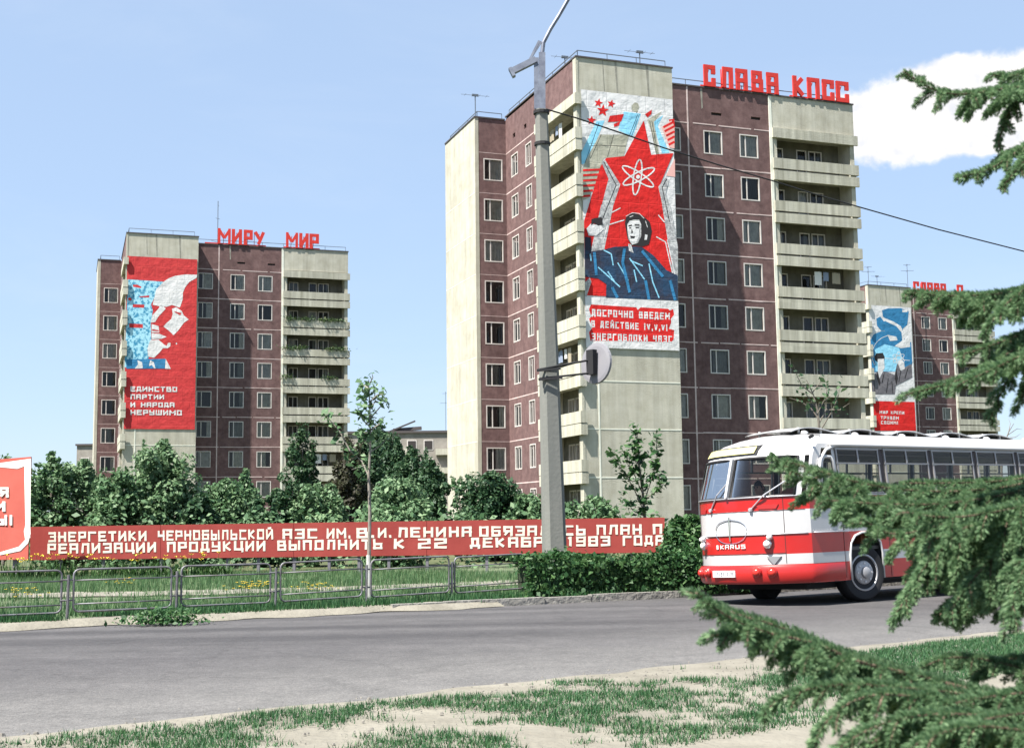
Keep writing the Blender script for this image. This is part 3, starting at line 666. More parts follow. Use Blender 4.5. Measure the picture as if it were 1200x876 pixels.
PRED = mat('poster_red', (0.63, 0.0108, 0.009), 0.8, (0.54, 0.0108, 0.009), 1.2, bump=.5, bscale=2.2)
PBLUE = mat('poster_light_blue', (0.22, 0.55, 0.75), 0.8, (0.3, 0.64, 0.82), 2)
POLIVE = mat('poster_olive_grey', (0.34, 0.33, 0.26), 0.8, (0.42, 0.41, 0.33), 2)
PNAVY = mat('poster_navy', (0.022, 0.024, 0.045), 0.8, (0.014, 0.05, 0.11), .8, contrast=(.42, .6))
PWHITE = mat('poster_white', (0.6808, 0.6716, 0.6716), 0.8, (0.6072, 0.598, 0.598), 2)
PBLACK = mat('poster_black', (0.02, 0.018, 0.02), 0.8)
PGREY = mat('poster_grey', (0.3, 0.3, 0.31), 0.8, (0.5, 0.5, 0.5), 6, contrast=(.45, .55))
PPINK = mat('poster_pink', (0.75, 0.42, 0.38), 0.8)
PDBLUE = mat('poster_deep_blue', (0.02, 0.16, 0.33), 0.8, (0.03, 0.2, 0.4), 2)
PSUIT = mat('poster_suit_grey', (0.11, 0.105, 0.12), 0.8, (0.17, 0.16, 0.175), 2)

for m_ in (WCLOTH, RCLOTH, PRED, PBLUE, POLIVE, PNAVY, PWHITE, PGREY, PDBLUE, PSUIT): folds(m_)
rt = banner('C', 'wall_banner', 'tall white banner with a red star, an atom emblem and a worker in dark blue', 'banner', .27, 6.36, 26.82, 11.33, WCLOTH)
P = Painter('C', rt); B2 = (670, 100, .18258); B3 = (670, 240, .20537); B6 = (630, 300, .14167)
P.poly('blue_beam', PBLUE, B2, [[(160,228),(212,226),(98,500),(64,506),(62,430)], [(335,168),(445,182),(392,330),(298,288)], [(525,235),(588,190),(553,262),(628,432),(580,437),(548,330)]])
P.poly('grey_block', POLIVE, B2, [[(180,316),(368,316),(335,455),(205,468),(185,528),(70,530),(112,440)], [(385,160),(384,130),(405,110),(425,114),(434,138),(420,176)], [(485,222),(580,165),(528,236),(562,440),(540,440),(512,300)], [(62,530),(205,522),(112,720),(64,742)]])
P.strips('dark_outline', PBLACK, B2, [[(435,185),(383,330)], [(425,185),(370,325)], [(500,228),(545,440)], [(515,230),(553,440)], [(190,316),(120,470)], [(270,316),(230,460)], [(120,385),(350,390)], [(175,240),(85,500)]], 3)
def star5(cx_, cy_, r, rot=0): return [(cx_ + r * (1 if i % 2 == 0 else .42) * math.sin(rot + i * math.pi / 5), cy_ - r * (1 if i % 2 == 0 else .42) * math.cos(rot + i * math.pi / 5)) for i in range(10)]
P.poly('small_star', PRED, B2, [star5(172,113,30,.2), star5(200,162,42,.1), star5(254,118,28,.25), star5(127,225,32,.1)])
P.poly('red_flag', PRED, B2, [[(245,196),(335,184),(318,232),(232,236)], [(270,248),(312,232),(302,258),(272,268)], [(470,186),(514,156),(512,184),(486,206)], [(622,220),(658,214),(662,268),(640,262)]])
P.poly('pink_panel', PPINK, B2, [[(575,268),(640,225),(660,265),(660,405),(628,400)], [(662,470),(606,580),(664,588)]])
P.strips('red_stripes', PRED, B2, [[(588,270),(648,238)], [(596,296),(660,262)], [(606,324),(660,296)], [(616,352),(660,328)], [(622,382),(660,362)], [(72,545),(195,540)], [(66,578),(180,572)], [(64,612),(165,606)], [(64,646),(150,640)], [(64,680),(136,674)], [(64,712),(120,708)]], 14)
starP = [(463,226),(510,446),(660,436),(566,640),(604,800),(640,1010),(640,1400),(70,1415),(62,870),(185,520),(222,466),(338,455)]
P.poly('red_star', PRED, B2, [starP], clip=(.3, 6.33, 14.42, 26))
P.poly('grey_chevron', PGREY, B2, [[(190,492),(216,482),(312,635),(232,876),(165,876),(236,600)], [(600,596),(626,604),(604,690),(655,876),(604,876),(556,650)]])
P.poly('grey_chevron', PGREY, B3, [[(168,0),(238,0),(182,272),(106,276)], [(515,0),(562,0),(606,240),(606,525),(562,290)], [(104,415),(112,440),(84,524),(76,520),(76,440)]])
P.strips('chevron_lines', PBLACK, B2, [[(205,490),(285,640),(190,876)], [(222,520),(262,600)], [(610,600),(580,655),(628,876)]], 5)
P.strips('pale_rays', PWHITE, B3, [[(225,45),(278,18)], [(215,112),(300,86)], [(494,58),(530,100)], [(482,182),(535,212),(604,520)], [(545,200),(604,470)], [(182,200),(205,110)]], 6)
def ell_pts(cx_, cy_, a, b2, rot, n=28): return [(cx_ + a*math.cos(q)*math.cos(rot) - b2*math.sin(q)*math.sin(rot), cy_ + a*math.cos(q)*math.sin(rot) + b2*math.sin(q)*math.cos(rot)) for q in [2*math.pi*i/n for i in range(n+1)]]
P.strips('atom_emblem', PWHITE, B2, [ell_pts(421,590,114,25,R(98)), ell_pts(425,585,118,27,R(33)), ell_pts(430,585,112,27,R(-27))], 9)
P.poly('atom_nucleus', PWHITE, B2, [ell_pts(425,588,13,13,0,12)[:-1]])
P.poly('worker_jacket', PNAVY, B3, [[(75,182),(108,186),(112,265),(182,256),(240,240),(322,236),(400,240),(468,290),(540,372),(604,402),(606,546),(195,530),(197,452),(150,420),(74,410)]])
P.strips('blue_folds', PBLUE, B3, [[(182,258),(225,280),(236,345)], [(150,355),(275,468)], [(205,380),(245,440)], [(262,330),(322,432)], [(330,305),(415,425)], [(335,318),(405,348)], [(355,370),(370,440)], [(440,335),(462,440),(498,530)], [(470,360),(492,380)], [(105,280),(110,320)]], 7)
P.poly('worker_hair', PBLACK, B3, [[(303,108),(308,72),(345,46),(400,58),(445,98),(457,150),(440,226),(402,238),(340,232),(318,190)]])
P.poly('worker_face', PWHITE, B3, [[(316,112),(330,92),(352,86),(384,86),(396,112),(396,178),(378,216),(344,228),(326,200),(318,160)], [(322,222),(338,226),(352,274),(326,262)], [(84,135),(108,108),(168,118),(182,140),(140,176),(96,176)], [(418,168),(432,172),(428,200),(414,200)]])
P.poly('worker_feature', PBLACK, B3, [[(322,118),(342,112),(344,120),(324,126)], [(358,112),(386,112),(388,120),(360,120)], [(326,130),(340,128),(338,136),(328,136)], [(362,126),(384,126),(382,134),(364,134)], [(332,176),(362,180),(356,192),(336,190)], [(342,134),(350,160),(338,162)], [(112,80),(170,70),(176,112),(150,120),(128,104),(110,118)]])
P.poly('cheek_shadow', PGREY, B3, [[(384,120),(396,116),(396,178),(378,214),(366,214),(384,176)], [(318,150),(324,176),(330,204),(322,196)], [(96,176),(140,176),(120,168),(100,160)], [(326,228),(334,228),(346,272),(338,270)]])
P.strips('hair_highlights', PWHITE, B3, [[(308,66),(345,46),(385,50),(412,78)], [(420,92),(432,130)], [(330,70),(350,62)]], 3.5)
P.strips('cloth_creases', PDBLUE, B3, [[(128,270),(140,400)], [(300,250),(290,330),(330,500)], [(400,262),(520,410)], [(420,430),(440,540)], [(230,470),(260,530)], [(560,430),(590,545)]], 16)
P.poly('slogan_panel', PWHITE, B6, [[(386,338),(1166,374),(1172,796),(392,766)]], clip=(.28, 6.35, 11.36, 14.42))
P.poly('slogan_red', PRED, B6, [[(440,400),(815,424),(828,446),(850,424),(1078,436),(1092,450),(1120,438),(1128,484),(1100,520),(1104,548),(1085,600),(1128,612),(1124,690),(1104,712),(940,708),(700,702),(436,700),(424,630),(452,590),(424,520),(442,498),(424,440)]])
P.text('slogan_line', PWHITE, B6, [('ДОСРОЧНО ВВЕДЕМ', (446,438),(1092,470),(446,496)), ('В ДЕЙСТВИЕ IV,V,VI', (442,532),(1072,566),(442,588)), ('ЭНЕРГОБЛОКИ ЧАЭС', (446,636),(1110,660),(446,694))], tt=.19, asp=.58, gap=.22)

rt = banner('L', 'wall_banner', 'red banner with the white profile of a bearded man over a pale blue crowd', 'banner', .08, 6.3, 26.66, 10.88, RCLOTH)
P = Painter('L', rt); C6 = (135, 290, .12557); C7 = (135, 390, .13699)
CROWD = mat('crowd_print', (0.04, 0.25, 0.42), 0.8, (0.36, 0.66, 0.78), 3.6, detail=4, contrast=(.42, .53))
P.poly('crowd_print', CROWD, C6, [[(118,296),(450,318),(398,400),(335,530),(352,590),(332,700),(338,880),(300,960),(318,1010),(290,1090),(290,1115),(88,1115)]])
P.poly('red_bar', RCLOTH, C6, [[(165,345),(205,345),(246,366),(240,378),(168,366)], [(220,456),(318,446),(318,466),(232,464)], [(122,470),(142,464),(158,486),(140,496),(120,488)], [(165,528),(272,532),(270,562),(164,556)], [(130,708),(258,714),(258,750),(132,746)]])
P.poly('profile', PWHITE, C6, [[(382,390),(450,320),(500,286),(560,264),(660,250),(765,254),(760,282),(690,322),(652,372),(632,420),(630,480),(610,545),(600,560),(560,545),(530,535),(480,552),(430,550),(350,534)], [(420,540),(440,540),(472,570),(404,642),(372,694),(330,700),(346,632),(402,572)], [(530,570),(570,556),(622,592),(638,630),(686,670),(640,702),(590,770),(546,816),(502,776),(450,736),(482,700),(522,668),(536,622)], [(340,714),(405,732),(412,792),(340,792)], [(340,800),(412,804),(480,832),(432,850),(340,856)]])
P.poly('profile_beard', PWHITE, C7, [[(318,0),(400,20),(410,45),(330,45)], [(300,60),(372,58),(420,100),(440,110),(452,84),(474,84),(472,112),(450,130),(408,130),(376,170),(332,212),(280,200),(276,130)], [(480,0),(512,0),(496,18)], [(518,84),(528,82),(530,96),(520,98)]])
P.poly('eye_shadow', RCLOTH, C6, [[(548,592),(620,612),(606,632),(560,606)], [(345,760),(408,772),(405,782),(345,776)]])
P.poly('blue_collar', PDBLUE, C7, [[(95,225),(430,220),(426,305),(95,305)]])
P.poly('white_collar', PWHITE, C7, [[(432,220),(476,306),(426,306)], [(190,232),(230,250),(236,300),(166,304),(196,270)], [(300,232),(330,250),(345,302),(330,302),(316,272),(288,282)]])
P.text('slogan_line', PWHITE, C7, [('ЕДИНСТВО', (130,456),(530,460),(130,500)), ('ПАРТИИ', (130,524),(418,526),(130,566)), ('И НАРОДА', (130,592),(506,594),(130,634)), ('НЕРУШИМО', (130,656),(570,660),(130,700))], tt=.23, asp=.85, gap=.2)

rt = banner('R', 'wall_banner', 'white banner with a blue bird shape and a man in grey above a red panel', 'banner', .02, 6.26, 26.4, 9.6, WCLOTH)
P = Painter('R', rt); C8 = (1005, 325, .2112)
CL = (.03, 6.25, 9.62, 26.38)
P.poly('globe', PDBLUE, C8, [[(66,345),(90,315),(130,298),(180,300),(240,330),(298,360),(304,480),(290,520),(70,525)]], clip=CL)
P.poly('globe_glow', PBLUE, C8, [[(95,400),(150,370),(230,390),(250,450),(220,520),(100,520)]])
P.strips('globe_lines', PWHITE, C8, [ell_pts(190,430,110,110,0,24)[10:20], [(70,440),(290,460)], ell_pts(228,448,36,14,.5,16), ell_pts(228,448,36,14,-.6,16), ell_pts(228,448,36,14,1.6,16)], 3)
P.poly('bird_shape', PDBLUE, C8, [[(136,182),(165,172),(240,170),(284,188),(276,262),(250,285),(255,330),(236,358),(205,358),(168,325),(150,296),(132,296),(108,268),(104,228),(126,216),(146,244),(166,240),(140,215)]])
P.poly('dove', PWHITE, C8, [[(150,225),(200,245),(240,270),(252,300),(258,345),(290,330),(292,385),(240,392),(205,380),(248,350),(244,305),(215,270),(160,245)], [(166,318),(215,328),(222,348),(180,352)], [(248,180),(278,180),(276,192),(248,192)]])
P.poly('grey_suit', PSUIT, C8, [[(76,555),(112,520),(160,522),(206,540),(216,490),(225,470),(240,510),(300,478),(304,555),(212,602),(208,648),(80,648)]])
P.poly('man_hair', PBLACK, C8, [[(92,440),(105,420),(140,418),(150,440),(148,470),(112,470),(98,460)]])
P.poly('man_face', PWHITE, C8, [[(112,452),(146,450),(150,500),(136,530),(120,562),(112,520)], [(222,470),(240,452),(258,470),(262,505),(240,520)]])
P.poly('slogan_panel', PRED, C8, [[(75,684),(316,690),(325,850),(82,850)]], clip=(.03, 6.25, 9.62, 25))
P.poly('lapel', PBLACK, C8, [[(112,522),(128,585),(120,600),(104,545)], [(150,524),(140,580),(132,590),(140,548)], [(214,500),(224,560),(216,600),(206,560)]])
P.strips('suit_folds', PBLACK, C8, [[(90,560),(96,640)], [(170,560),(160,640)], [(240,515),(228,580)], [(280,500),(262,560)], [(190,575),(196,645)]], 4)
P.text('slogan_line', PWHITE, C8, [('МИР КРЕПИ', (122,738),(258,742),(122,756)), ('ТРУДОМ', (128,768),(228,771),(128,786)), ('СВОИМ!', (130,794),(224,797),(130,812))], tt=.2, asp=.7)

LINEN = [mat('linen_white', (.62, .61, .58), .9), mat('linen_blue', (.20, .24, .32), .9), mat('linen_ochre', (.30, .26, .19), .9)]
def laundry(bk, face, pos, k, label):
    root = empty('hanging_laundry', tuple(bw(bk, 0, 0, 0)), BL[bk][3], label, 'laundry', 'laundry on the balconies'); z_ = Z0 - FL * k - .62
    P_ = (lambda a, o, zz: (a, VF1 + .12 + o, zz)) if face == 'front' else (lambda a, o, zz: (.12 + o, a, zz))
    m = MB(); m.tube([P_(pos - .2, 0, z_), P_(pos + 2.1, 0, z_ - .03)], .008, 5); m.build('line', BLACK, root)
    for i, (w_, h_) in enumerate(((.55, .9), (.4, .6), (.6, .75))):
        a = pos + i * .68; m = MB(); vs = []
        for jj in range(5):
            for ii in range(5): vs.append(P_(a + w_ * ii / 4, .03 * math.sin(ii * 1.9 + i) * (1 - .15 * jj), z_ - h_ * (1 - jj / 4) * (1 - .03 * (ii % 2))))
        m.add(vs, [(jj*5+ii, jj*5+ii+1, (jj+1)*5+ii+1, (jj+1)*5+ii) for jj in range(4) for ii in range(4)]); m.build('cloth', LINEN[(i + k) % 3], root, smooth=True)
laundry('C', 'side', 2.6, 0, 'washing in the topmost side balcony, just right of the lamp post bracket')
laundry('C', 'side', 1.8, 5, 'washing in the side balcony just above the round sign')
laundry('C', 'front', 17.5, 3, 'washing on the fourth balcony from the top, right side of the middle block')
laundry('L', 'front', 17.8, 6, 'washing on a lower balcony of the left block, below the flower boxes')

# ------------------------------------------------------------------ letters on the roofs
def roof_word(bk, txt, spans, label, hz=1.42, v=VF1 - .02, tw=.2, base=0.1, rail=None, asp=.62):
    p = bw(bk, 0, 0, 0); root = empty('roof_sign', tuple(p), BL[bk][3], label, 'roof sign', 'red slogan letters on the roofs')
    for ch, (a, b2) in zip(txt, spans):
        m = MB(); ww = b2 - a
        put_text(m, ch, (a, v, ZR + base + hz), (b2, v, ZR + base + hz), (a, v, ZR + base), (0, -1, 0), .12, 0, asp=max(.4, ww / hz), gap=.1, t=tw / 1.0, stag=.003)
        lt = m.build('letter', SIGNRED, root)
    m = MB()
    for a, b2 in spans:
        m.bar(((a + b2) / 2, v + .06, ZR + base + hz * .8), ((a + b2) / 2, v + .85, ZR + .05), .05, .05); m.bar((a + .08, v + .05, ZR + .0), (a + .08, v + .05, ZR + base + hz * .9), .05, .05)
    m.bar((spans[0][0] - .2 if rail is None else rail, v + .04, ZR + .14), (spans[-1][1] + .1, v + .04, ZR + .14), .07, .13)
    m.build('sign_frame', SIGNRED, root)
    return root
def spx(bk, L_, y=110): return [(bloc(bk, a, y, VF1)[0], bloc(bk, b2, y, VF1)[0]) for a, b2 in L_]
roof_word('C', 'cЛАВА', spx('C', [(824.5,838),(844.5,858.5),(862,875.5),(880.5,893.5),(898,911.5)]), 'red roof letters СЛАВА on the block behind the lamp post')
roof_word('C', 'КПcc', spx('C', [(928.5,942),(945.5,959.5),(963,976.5),(979,993.5)]), 'red roof letters КПСС over the cream balconies nearest the white cloud')
ua = bloc('L', 240, 285, VF1)[0]
roof_word('L', 'МИРy', spx('L', [(255.2,270.2),(271.5,283.5),(285.5,296),(297,310.5)], 280), 'red roof letters МИРУ over the brown wall of the left block', hz=1.5, rail=ua, tw=.2)
roof_word('L', 'МИР', spx('L', [(335,349),(350.5,361.5),(362.5,373.5)], 285), 'red roof letters МИР over the cream balconies of the left block', hz=1.5, tw=.2)
roof_word('R', 'cЛАВА', spx('R', [(1070.2,1076.6),(1078.6,1084.6),(1086.4,1092.6),(1094.4,1100.6),(1102,1108)], 340), 'red roof letters СЛАВА on the small far block above the bus')
roof_word('R', 'П', spx('R', [(1121,1128)], 340), 'single red roof letter peeping over the spruce twigs on the far block')

# ------------------------------------------------------------------ aerials on the roofs
ANT = mat('aerial_metal', (0.10, 0.12, 0.15), 0.5)
def aerial(pt, h, label, kind=0, wdt=1.0, rz=.3):
    root = empty('roof_aerial', tuple(pt), rz, label, 'aerial', 'aerials on the roofs')
    m = MB(); m.tube([(0, 0, -.2), (0, 0, h)], .035, 6); m.build('mast', ANT, root)
    m = MB()
    if kind == 0:
        m.box((-.22, -.06, h - .06), (.22, .06, h + .08)); m.tube([(-wdt, 0, h), (wdt, 0, h)], .014, 5)
        for i in range(4): m.tube([(-wdt + .3 + i * .5, -.25, h), (-wdt + .3 + i * .5, .25, h)], .01, 4)
    elif kind == 1:
        m.tube([(-.6, 0, h * .12), (.6, 0, h * .05)], .02, 5); m.tube([(-.2, 0, h * .62), (.2, 0, h * .6)], .02, 5); m.tube([(0, 0, h * .9), (.1, 0, h * .9)], .02, 5); m.tube([(0, -.3, h * .12), (0, .3, h * .1)], .015, 5)
    else:
        for zz, ww in ((h * .72, .9), (h * .95, .5)): m.tube([(-ww, 0, zz), (ww, 0, zz + .1)], .025, 5); m.tube([(-.1, -.4, zz), (.1, .4, zz)], .02, 5)
    m.build('antenna_rods', ANT, root)
def roofpt(bk, px, v, zr, y=100):
    u_, _ = bloc(bk, px, y, v); p = bw(bk, u_, v, zr); return p
aerial(roofpt('C', 557, VB + .4, ZR, 130), 1.7, 'thin roof aerial at the left corner of the block behind the lamp post', 0, 1.0)
aerial(roofpt('C', 662, 3.0, ZS, 75), 1.1, 'small roof aerial just right of the lamp post top', 0, .9)
aerial(roofpt('C', 750, .5, ZS, 80), 1.0, 'small roof aerial above the star and worker banner', 0, 1.0)
aerial(roofpt('L', 255, VF1 + .6, ZR, 280), 4.4, 'tall thin mast rising behind the roof letters МИРУ', 1)
aerial(roofpt('R', 1018, .6, ZS, 333), 2.4, 'leftmost thin aerial on the small far block', 2)
aerial(roofpt('R', 1028, 2.0, ZS, 333), 1.6, 'low aerial in the middle of the far block end roof', 0, .8)
aerial(roofpt('R', 1064, 1.0, ZS, 336), 3.2, 'tallest aerial on the small far block beside its red letters', 2)

# ------------------------------------------------------------------ distant houses
GREYP = mat('grey_panel', (0.21, 0.189, 0.168), 0.9, (0.28, 0.259, 0.231), .8, bump=.3)
def slab_house(name, label, x0, x1, Y, ztop, rows, z_first, step, xs, rz=0.0, roofm=COPING):
    root = empty(name, (x0, Y, 0), rz, label, 'house'); W_ = x1 - x0
    m = MB(); m.box((0, 0, -1), (W_, 11, ztop)); m.build('wall', GREYP, root)
    m = MB(); m.box((-.2, -.3, ztop), (W_ + .2, 11.2, ztop + .35)); m.build('roof', roofm, root)
    for r_ in range(rows):
        for x in xs:
            z_ = z_first - r_ * step; f = MB(); f.box((x - .75, -.06, z_ - .8), (x + .75, .0, z_ + .8)); f = f.build('window', FRAME, root)
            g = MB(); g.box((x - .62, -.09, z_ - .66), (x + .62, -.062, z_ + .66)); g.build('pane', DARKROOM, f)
    return root
pl, pr_ = at(400, 508, 200), at(545, 508, 200)
h1 = slab_house('panel_house', 'long low grey five storey house far off between the two big blocks', pl[0], pr_[0], 200, pl[2], 4, pl[2] - 1.9, 2.9, [3.2, 6.2, 8.6, 11.0, 13.6, 18.2], .05)
m = MB()
for x, z_ in ((9.0, -3.0), (16.0, -3.1), (16.0, -6.0)): m.box((x - 1.3, -1.0, pl[2] + z_ - .4), (x + 1.3, -.1, pl[2] + z_ + .55))
m.build('balcony', CREAM, h1)
m = MB(); m.bar((7.5, 1, pl[2] + .35), (11.5, 1.5, pl[2] + 2.0), .5, .25); m.bar((8, 2, pl[2] + .6), (12.5, 2, pl[2] + .9), 1.2, .5); m.build('roof_hatch', COPING, h1)
pp = at(519.6, 505, 195); aerial((pp[0], 202, pl[2]), 6.6, 'tall aerial left of the cream side wall of the middle block', 2)
pl2, pr2 = at(84, 516, 240), at(118, 516, 240)
slab_house('far_house', 'tiny pale house end showing left of the left block', pl2[0] + 1.0, pr2[0] + 6, 240, pl2[2] - 1, 3, pl2[2] - 4, 3, [1.6, 4.2], 0)

# ------------------------------------------------------------------ street banner
BRED = mat('street_banner_red', (0.2239, 0.02604, 0.02187), 0.7, (0.2708, 0.03906, 0.03125), 1.0, bump=.25, bscale=2, streak=True)
LET = mat('banner_letters_cream', (0.592, 0.528, 0.44), 0.7, (0.656, 0.608, 0.528), 3)
POSTM = mat('grey_post', (0.14, 0.13, 0.15), 0.6)
bA = at(33, 636, 37.6); bB = at(780, 626, 36.4); bdir = (bB - bA); bdir[2] = 0; blen = np.linalg.norm(bdir); bdir /= blen; bn = np.array([bdir[1], -bdir[0], 0])
root = empty('slogan_board', (bA[0], bA[1], 0), math.atan2(bdir[1], bdir[0]), 'long low red slogan board with two lines of cream lettering along the lawn', 'slogan board')
def bl2(px, py): p = onplane(px, py, bA, bn); d = p - bA; return d @ bdir, p[2]
edges = [35, 188, 344, 500, 640, 779]
for a, b2 in zip(edges, edges[1:]):
    ym = lambda x: 617 - (x - 35) * 11.0 / 735
    yb = lambda x: 656.0 - (x - 35) * 9.0 / 735
    c = [bl2(a + .2, ym(a)), bl2(b2 - .2, ym(b2)), bl2(b2 - .2, yb(b2)), bl2(a + .2, yb(a))]
    j = random.uniform(0, .006)
    m = MB(); m.add([(x, j, z_) for x, z_ in c] + [(x, j + .05, z_) for x, z_ in c], [(3,2,1,0),(4,5,6,7),(0,1,5,4),(1,2,6,5),(2,3,7,6),(3,0,4,7)]); m.build('board_panel', BRED, root)
for px in (70, 120, 188, 266, 302, 344, 385, 420, 455, 500, 570, 690, 740):
    x, _ = bl2(px, 640); m = MB(); m.box((x - .04, .07, -.05), (x + .04, .15, 1.35)); m.build('post', POSTM, root)
def yt1(x): return 623.0 - (x - 56) * 9.0 / 694
def yt2(x): return 636.6 - (x - 56) * 9.6 / 694
for rowf, words in ((yt1, [('ЭНЕРГЕТИКИ',56.7,171.7),('ЧЕРНОБЫЛЬСКОЙ',185,320),('АЭС',331,371.7),('ИМ.',383,411),('В.',418,439),('И.',442.7,459),('ЛЕНИНА',466,552.7),('ОБЯЗАЛИСЬ',561.7,686),('ПЛАН',699,752),('ПО',765,789)]),
                   (yt2, [('РЕАЛИЗАЦИИ',55.7,183),('ПРОДУКЦИИ',195.7,311),('ВЫПОЛНИТЬ',325,448),('К',461.5,474.5),('22',490,523.5),('ДЕКАБРЯ',551,652),('1983',663,715),('ГОДА',730,779)])):
    m = MB(); hpx = 11.8
    for wd, a, b2 in words:
        b3 = min(b2, 778.0); wd2 = wd if b2 <= 779.5 else 'П'
        if wd2 == 'П': b3 = 776
        TL, TR, BLp = bl2(a, rowf(a)), bl2(b3, rowf(b3)), bl2(a, rowf(a) + hpx)
        m = MB(); put_text(m, wd2, (TL[0], -.003, TL[1]), (TR[0], -.003, TR[1]), (BLp[0], -.003, BLp[1]), (0, -1, 0), .003, 0, .82, .24, .21, .0004, .028)
        m.build('painted_word', LET, root)

# billboard at the far left with a red flag shape
BB = mat('billboard_red', (0.465, 0.09, 0.0675), 0.7, (0.525, 0.12, 0.09), .8)
pA = at(37, 535, 36.4); pB = at(37, 655, 36.4); xr = pA[0]
root = empty('billboard', (xr, 36.35, 0), R(-2), 'red billboard with a white flag outline cut by the left picture edge', 'billboard')
zt, zb = pA[2], pB[2]; Wb = 5.6
m = MB(); m.add([(-Wb, 0, zb), (0, 0, zb), (0, 0, zt), (-Wb, 0, zt - .35), (-Wb, .06, zb), (0, .06, zb), (0, .06, zt), (-Wb, .06, zt - .35)], [(0,1,2,3),(7,6,5,4),(0,4,5,1),(1,5,6,2),(2,6,7,3),(3,7,4,0)]); m.build('board', BB, root)
def bbp(px, py): p = at(px, py, 36.35); return p[0] - xr, p[2]
m = MB(); white = [[(36.2,537),(35.6,630),(30,625),(28.5,560),(28.6,546),(20,549),(0,547),(-60,546),(-60,540),(0,542)], [(35.6,615),(36,625),(33,636),(24,645),(0,650),(0,646.5),(22,640),(29.5,632),(28,622),(31,610)]]
WPAINT = mat('billboard_white', (0.8, 0.78, 0.74), 0.7)
m.add([(bbp(*p)[0], -.006, bbp(*p)[1]) for p in white[0]], [tuple(range(len(white[0])))]); m.add([(bbp(*p)[0], -.010, bbp(*p)[1]) for p in white[1]], [tuple(range(len(white[1])))])
m.build('flag_outline', WPAINT, root)
m = MB()
for txt, xa, xb, ya_, yb_ in (('Я', -1, 10, 570.5, 582.5), ('И', -6, 6.2, 587, 599), ('Ы!', -4, 14.6, 603, 615)):
    a, b2, c = bbp(xa, ya_), bbp(xb, ya_), bbp(xa, yb_); put_text(m, txt, (a[0], -.012, a[1]), (b2[0], -.012, b2[1]), (c[0], -.012, c[1]), (0, -1, 0), .006, 0, .8, .24, .24)
m.build('lettering', WPAINT, root)
for x in (-.4, -2.6, -5.0):
    m = MB(); m.box((x - .06, .07, -.05), (x + .06, .19, zt - .3)); m.build('post', POSTM, root)

# ------------------------------------------------------------------ lawn fence of tube panels
fa, fb = fpt(75, 727.5), fpt(618, 699); fd = (fb - fa).normalized(); fn = Vector((fd.y, -fd.x))
root = empty('tube_fence', (fa.x, fa.y, 0), math.atan2(fd.y, fd.x), 'low grey fence of rounded tube panels beside the road', 'fence')
def fx(px):
    p = onplane(px, 700, (fa.x, fa.y, 0), (fn.x, fn.y, 0)); return (Vector((p[0], p[1])) - fa).dot(fd)
FST = mat('fence_tube_paint', (0.18, 0.18, 0.198), 0.5, (0.102, 0.09, 0.09), 6, metal=.2)
spans = [(-165, -62), (-50, 72), (86, 200.5), (212.5, 317), (328.5, 424), (434.5, 526), (533, 614.5)]
for i, (a, b2) in enumerate(spans):
    x0, x1 = fx(a), fx(b2); z0, z1 = .14, .80; r_ = .09; pts = []
    til = random.uniform(-.02, .02); dy = random.uniform(-.02, .02)
    for cx_, cz_, a0 in ((x0 + r_, z0 + r_, 180), (x1 - r_, z0 + r_, 270), (x1 - r_, z1 - r_, 0), (x0 + r_, z1 - r_, 90)):
        for k in range(5): q = R(a0 + 22.5 * k); pts.append((cx_ + r_ * math.cos(q), dy, cz_ + r_ * math.sin(q) + til * (cx_ - x0)))
    pts.append(pts[0]); pts.append(pts[1])
    m = MB(); m.tube(pts, .017, 8, cap=False)
    for zz in (z1 - .17, z0 + .12): m.tube([(x0, dy, zz), (x1, dy, zz + til * (x1 - x0))], .012, 6)
    m.build('fence_panel', FST, root, smooth=True)
for a, b2 in list(zip([s_[1] for s_ in spans], [s_[0] for s_ in spans[1:]])) + [(612, 622)]:
    xm = (fx(a) + fx(b2)) / 2
    m = MB(); m.tube([(xm, .0, -.1), (xm + .01, .0, .72)], .024, 8)
    if b2 != 622:
        for zz in (.32, .64): m.tube([(fx(a) - .02, 0, zz), (fx(b2) + .02, 0, zz)], .014, 6)
    m.build('post', FST, root)

# ------------------------------------------------------------------ concrete lamp post, sign and cable
CONC = mat('pole_concrete', (0.1473, 0.1518, 0.1384), 0.9, (0.192, 0.192, 0.1741), 2, bump=.12, bscale=15, streak=True)
YP = 26.6
pb_, pt_ = at(650.5, 655, YP), at(634.3, 129, YP); pb_[2] = 0
ax = (pt_ - pb_) / (pt_[2] - pb_[2])
root = empty('street_lamp', (pb_[0], pb_[1], 0), 0, 'tall tapered concrete street lamp post rising from the clipped hedge', 'street lamp')
def pole_at(z): return ax * z
m = MB(); n = 8; vs = []; zs = [-.3, 3, 6, pt_[2]]
for z_ in zs:
    wd = .235 - .115 * z_ / pt_[2]; c = ax * z_; ch = wd * .62
    for (i, j) in ((-ch, -wd), (ch, -wd), (wd, -ch), (wd, ch), (ch, wd), (-ch, wd), (-wd, ch), (-wd, -ch)):
        q = R(14); vs.append((c[0] + i*math.cos(q) - j*math.sin(q), i*math.sin(q) + j*math.cos(q), z_))
m.add(vs, [(r_*n+k, r_*n+(k+1)%n, (r_+1)*n+(k+1)%n, (r_+1)*n+k) for r_ in range(3) for k in range(n)] + [tuple(3*n+k for k in range(n))]); m.build('concrete_pole', CONC, root)
LP = lambda px, py: tuple(at(px, py, YP) - np.array([pb_[0], pb_[1], 0]))
BRK = mat('bracket_steel', (0.12, 0.13, 0.17), 0.5, (0.2, 0.22, 0.27), 5, metal=.3)
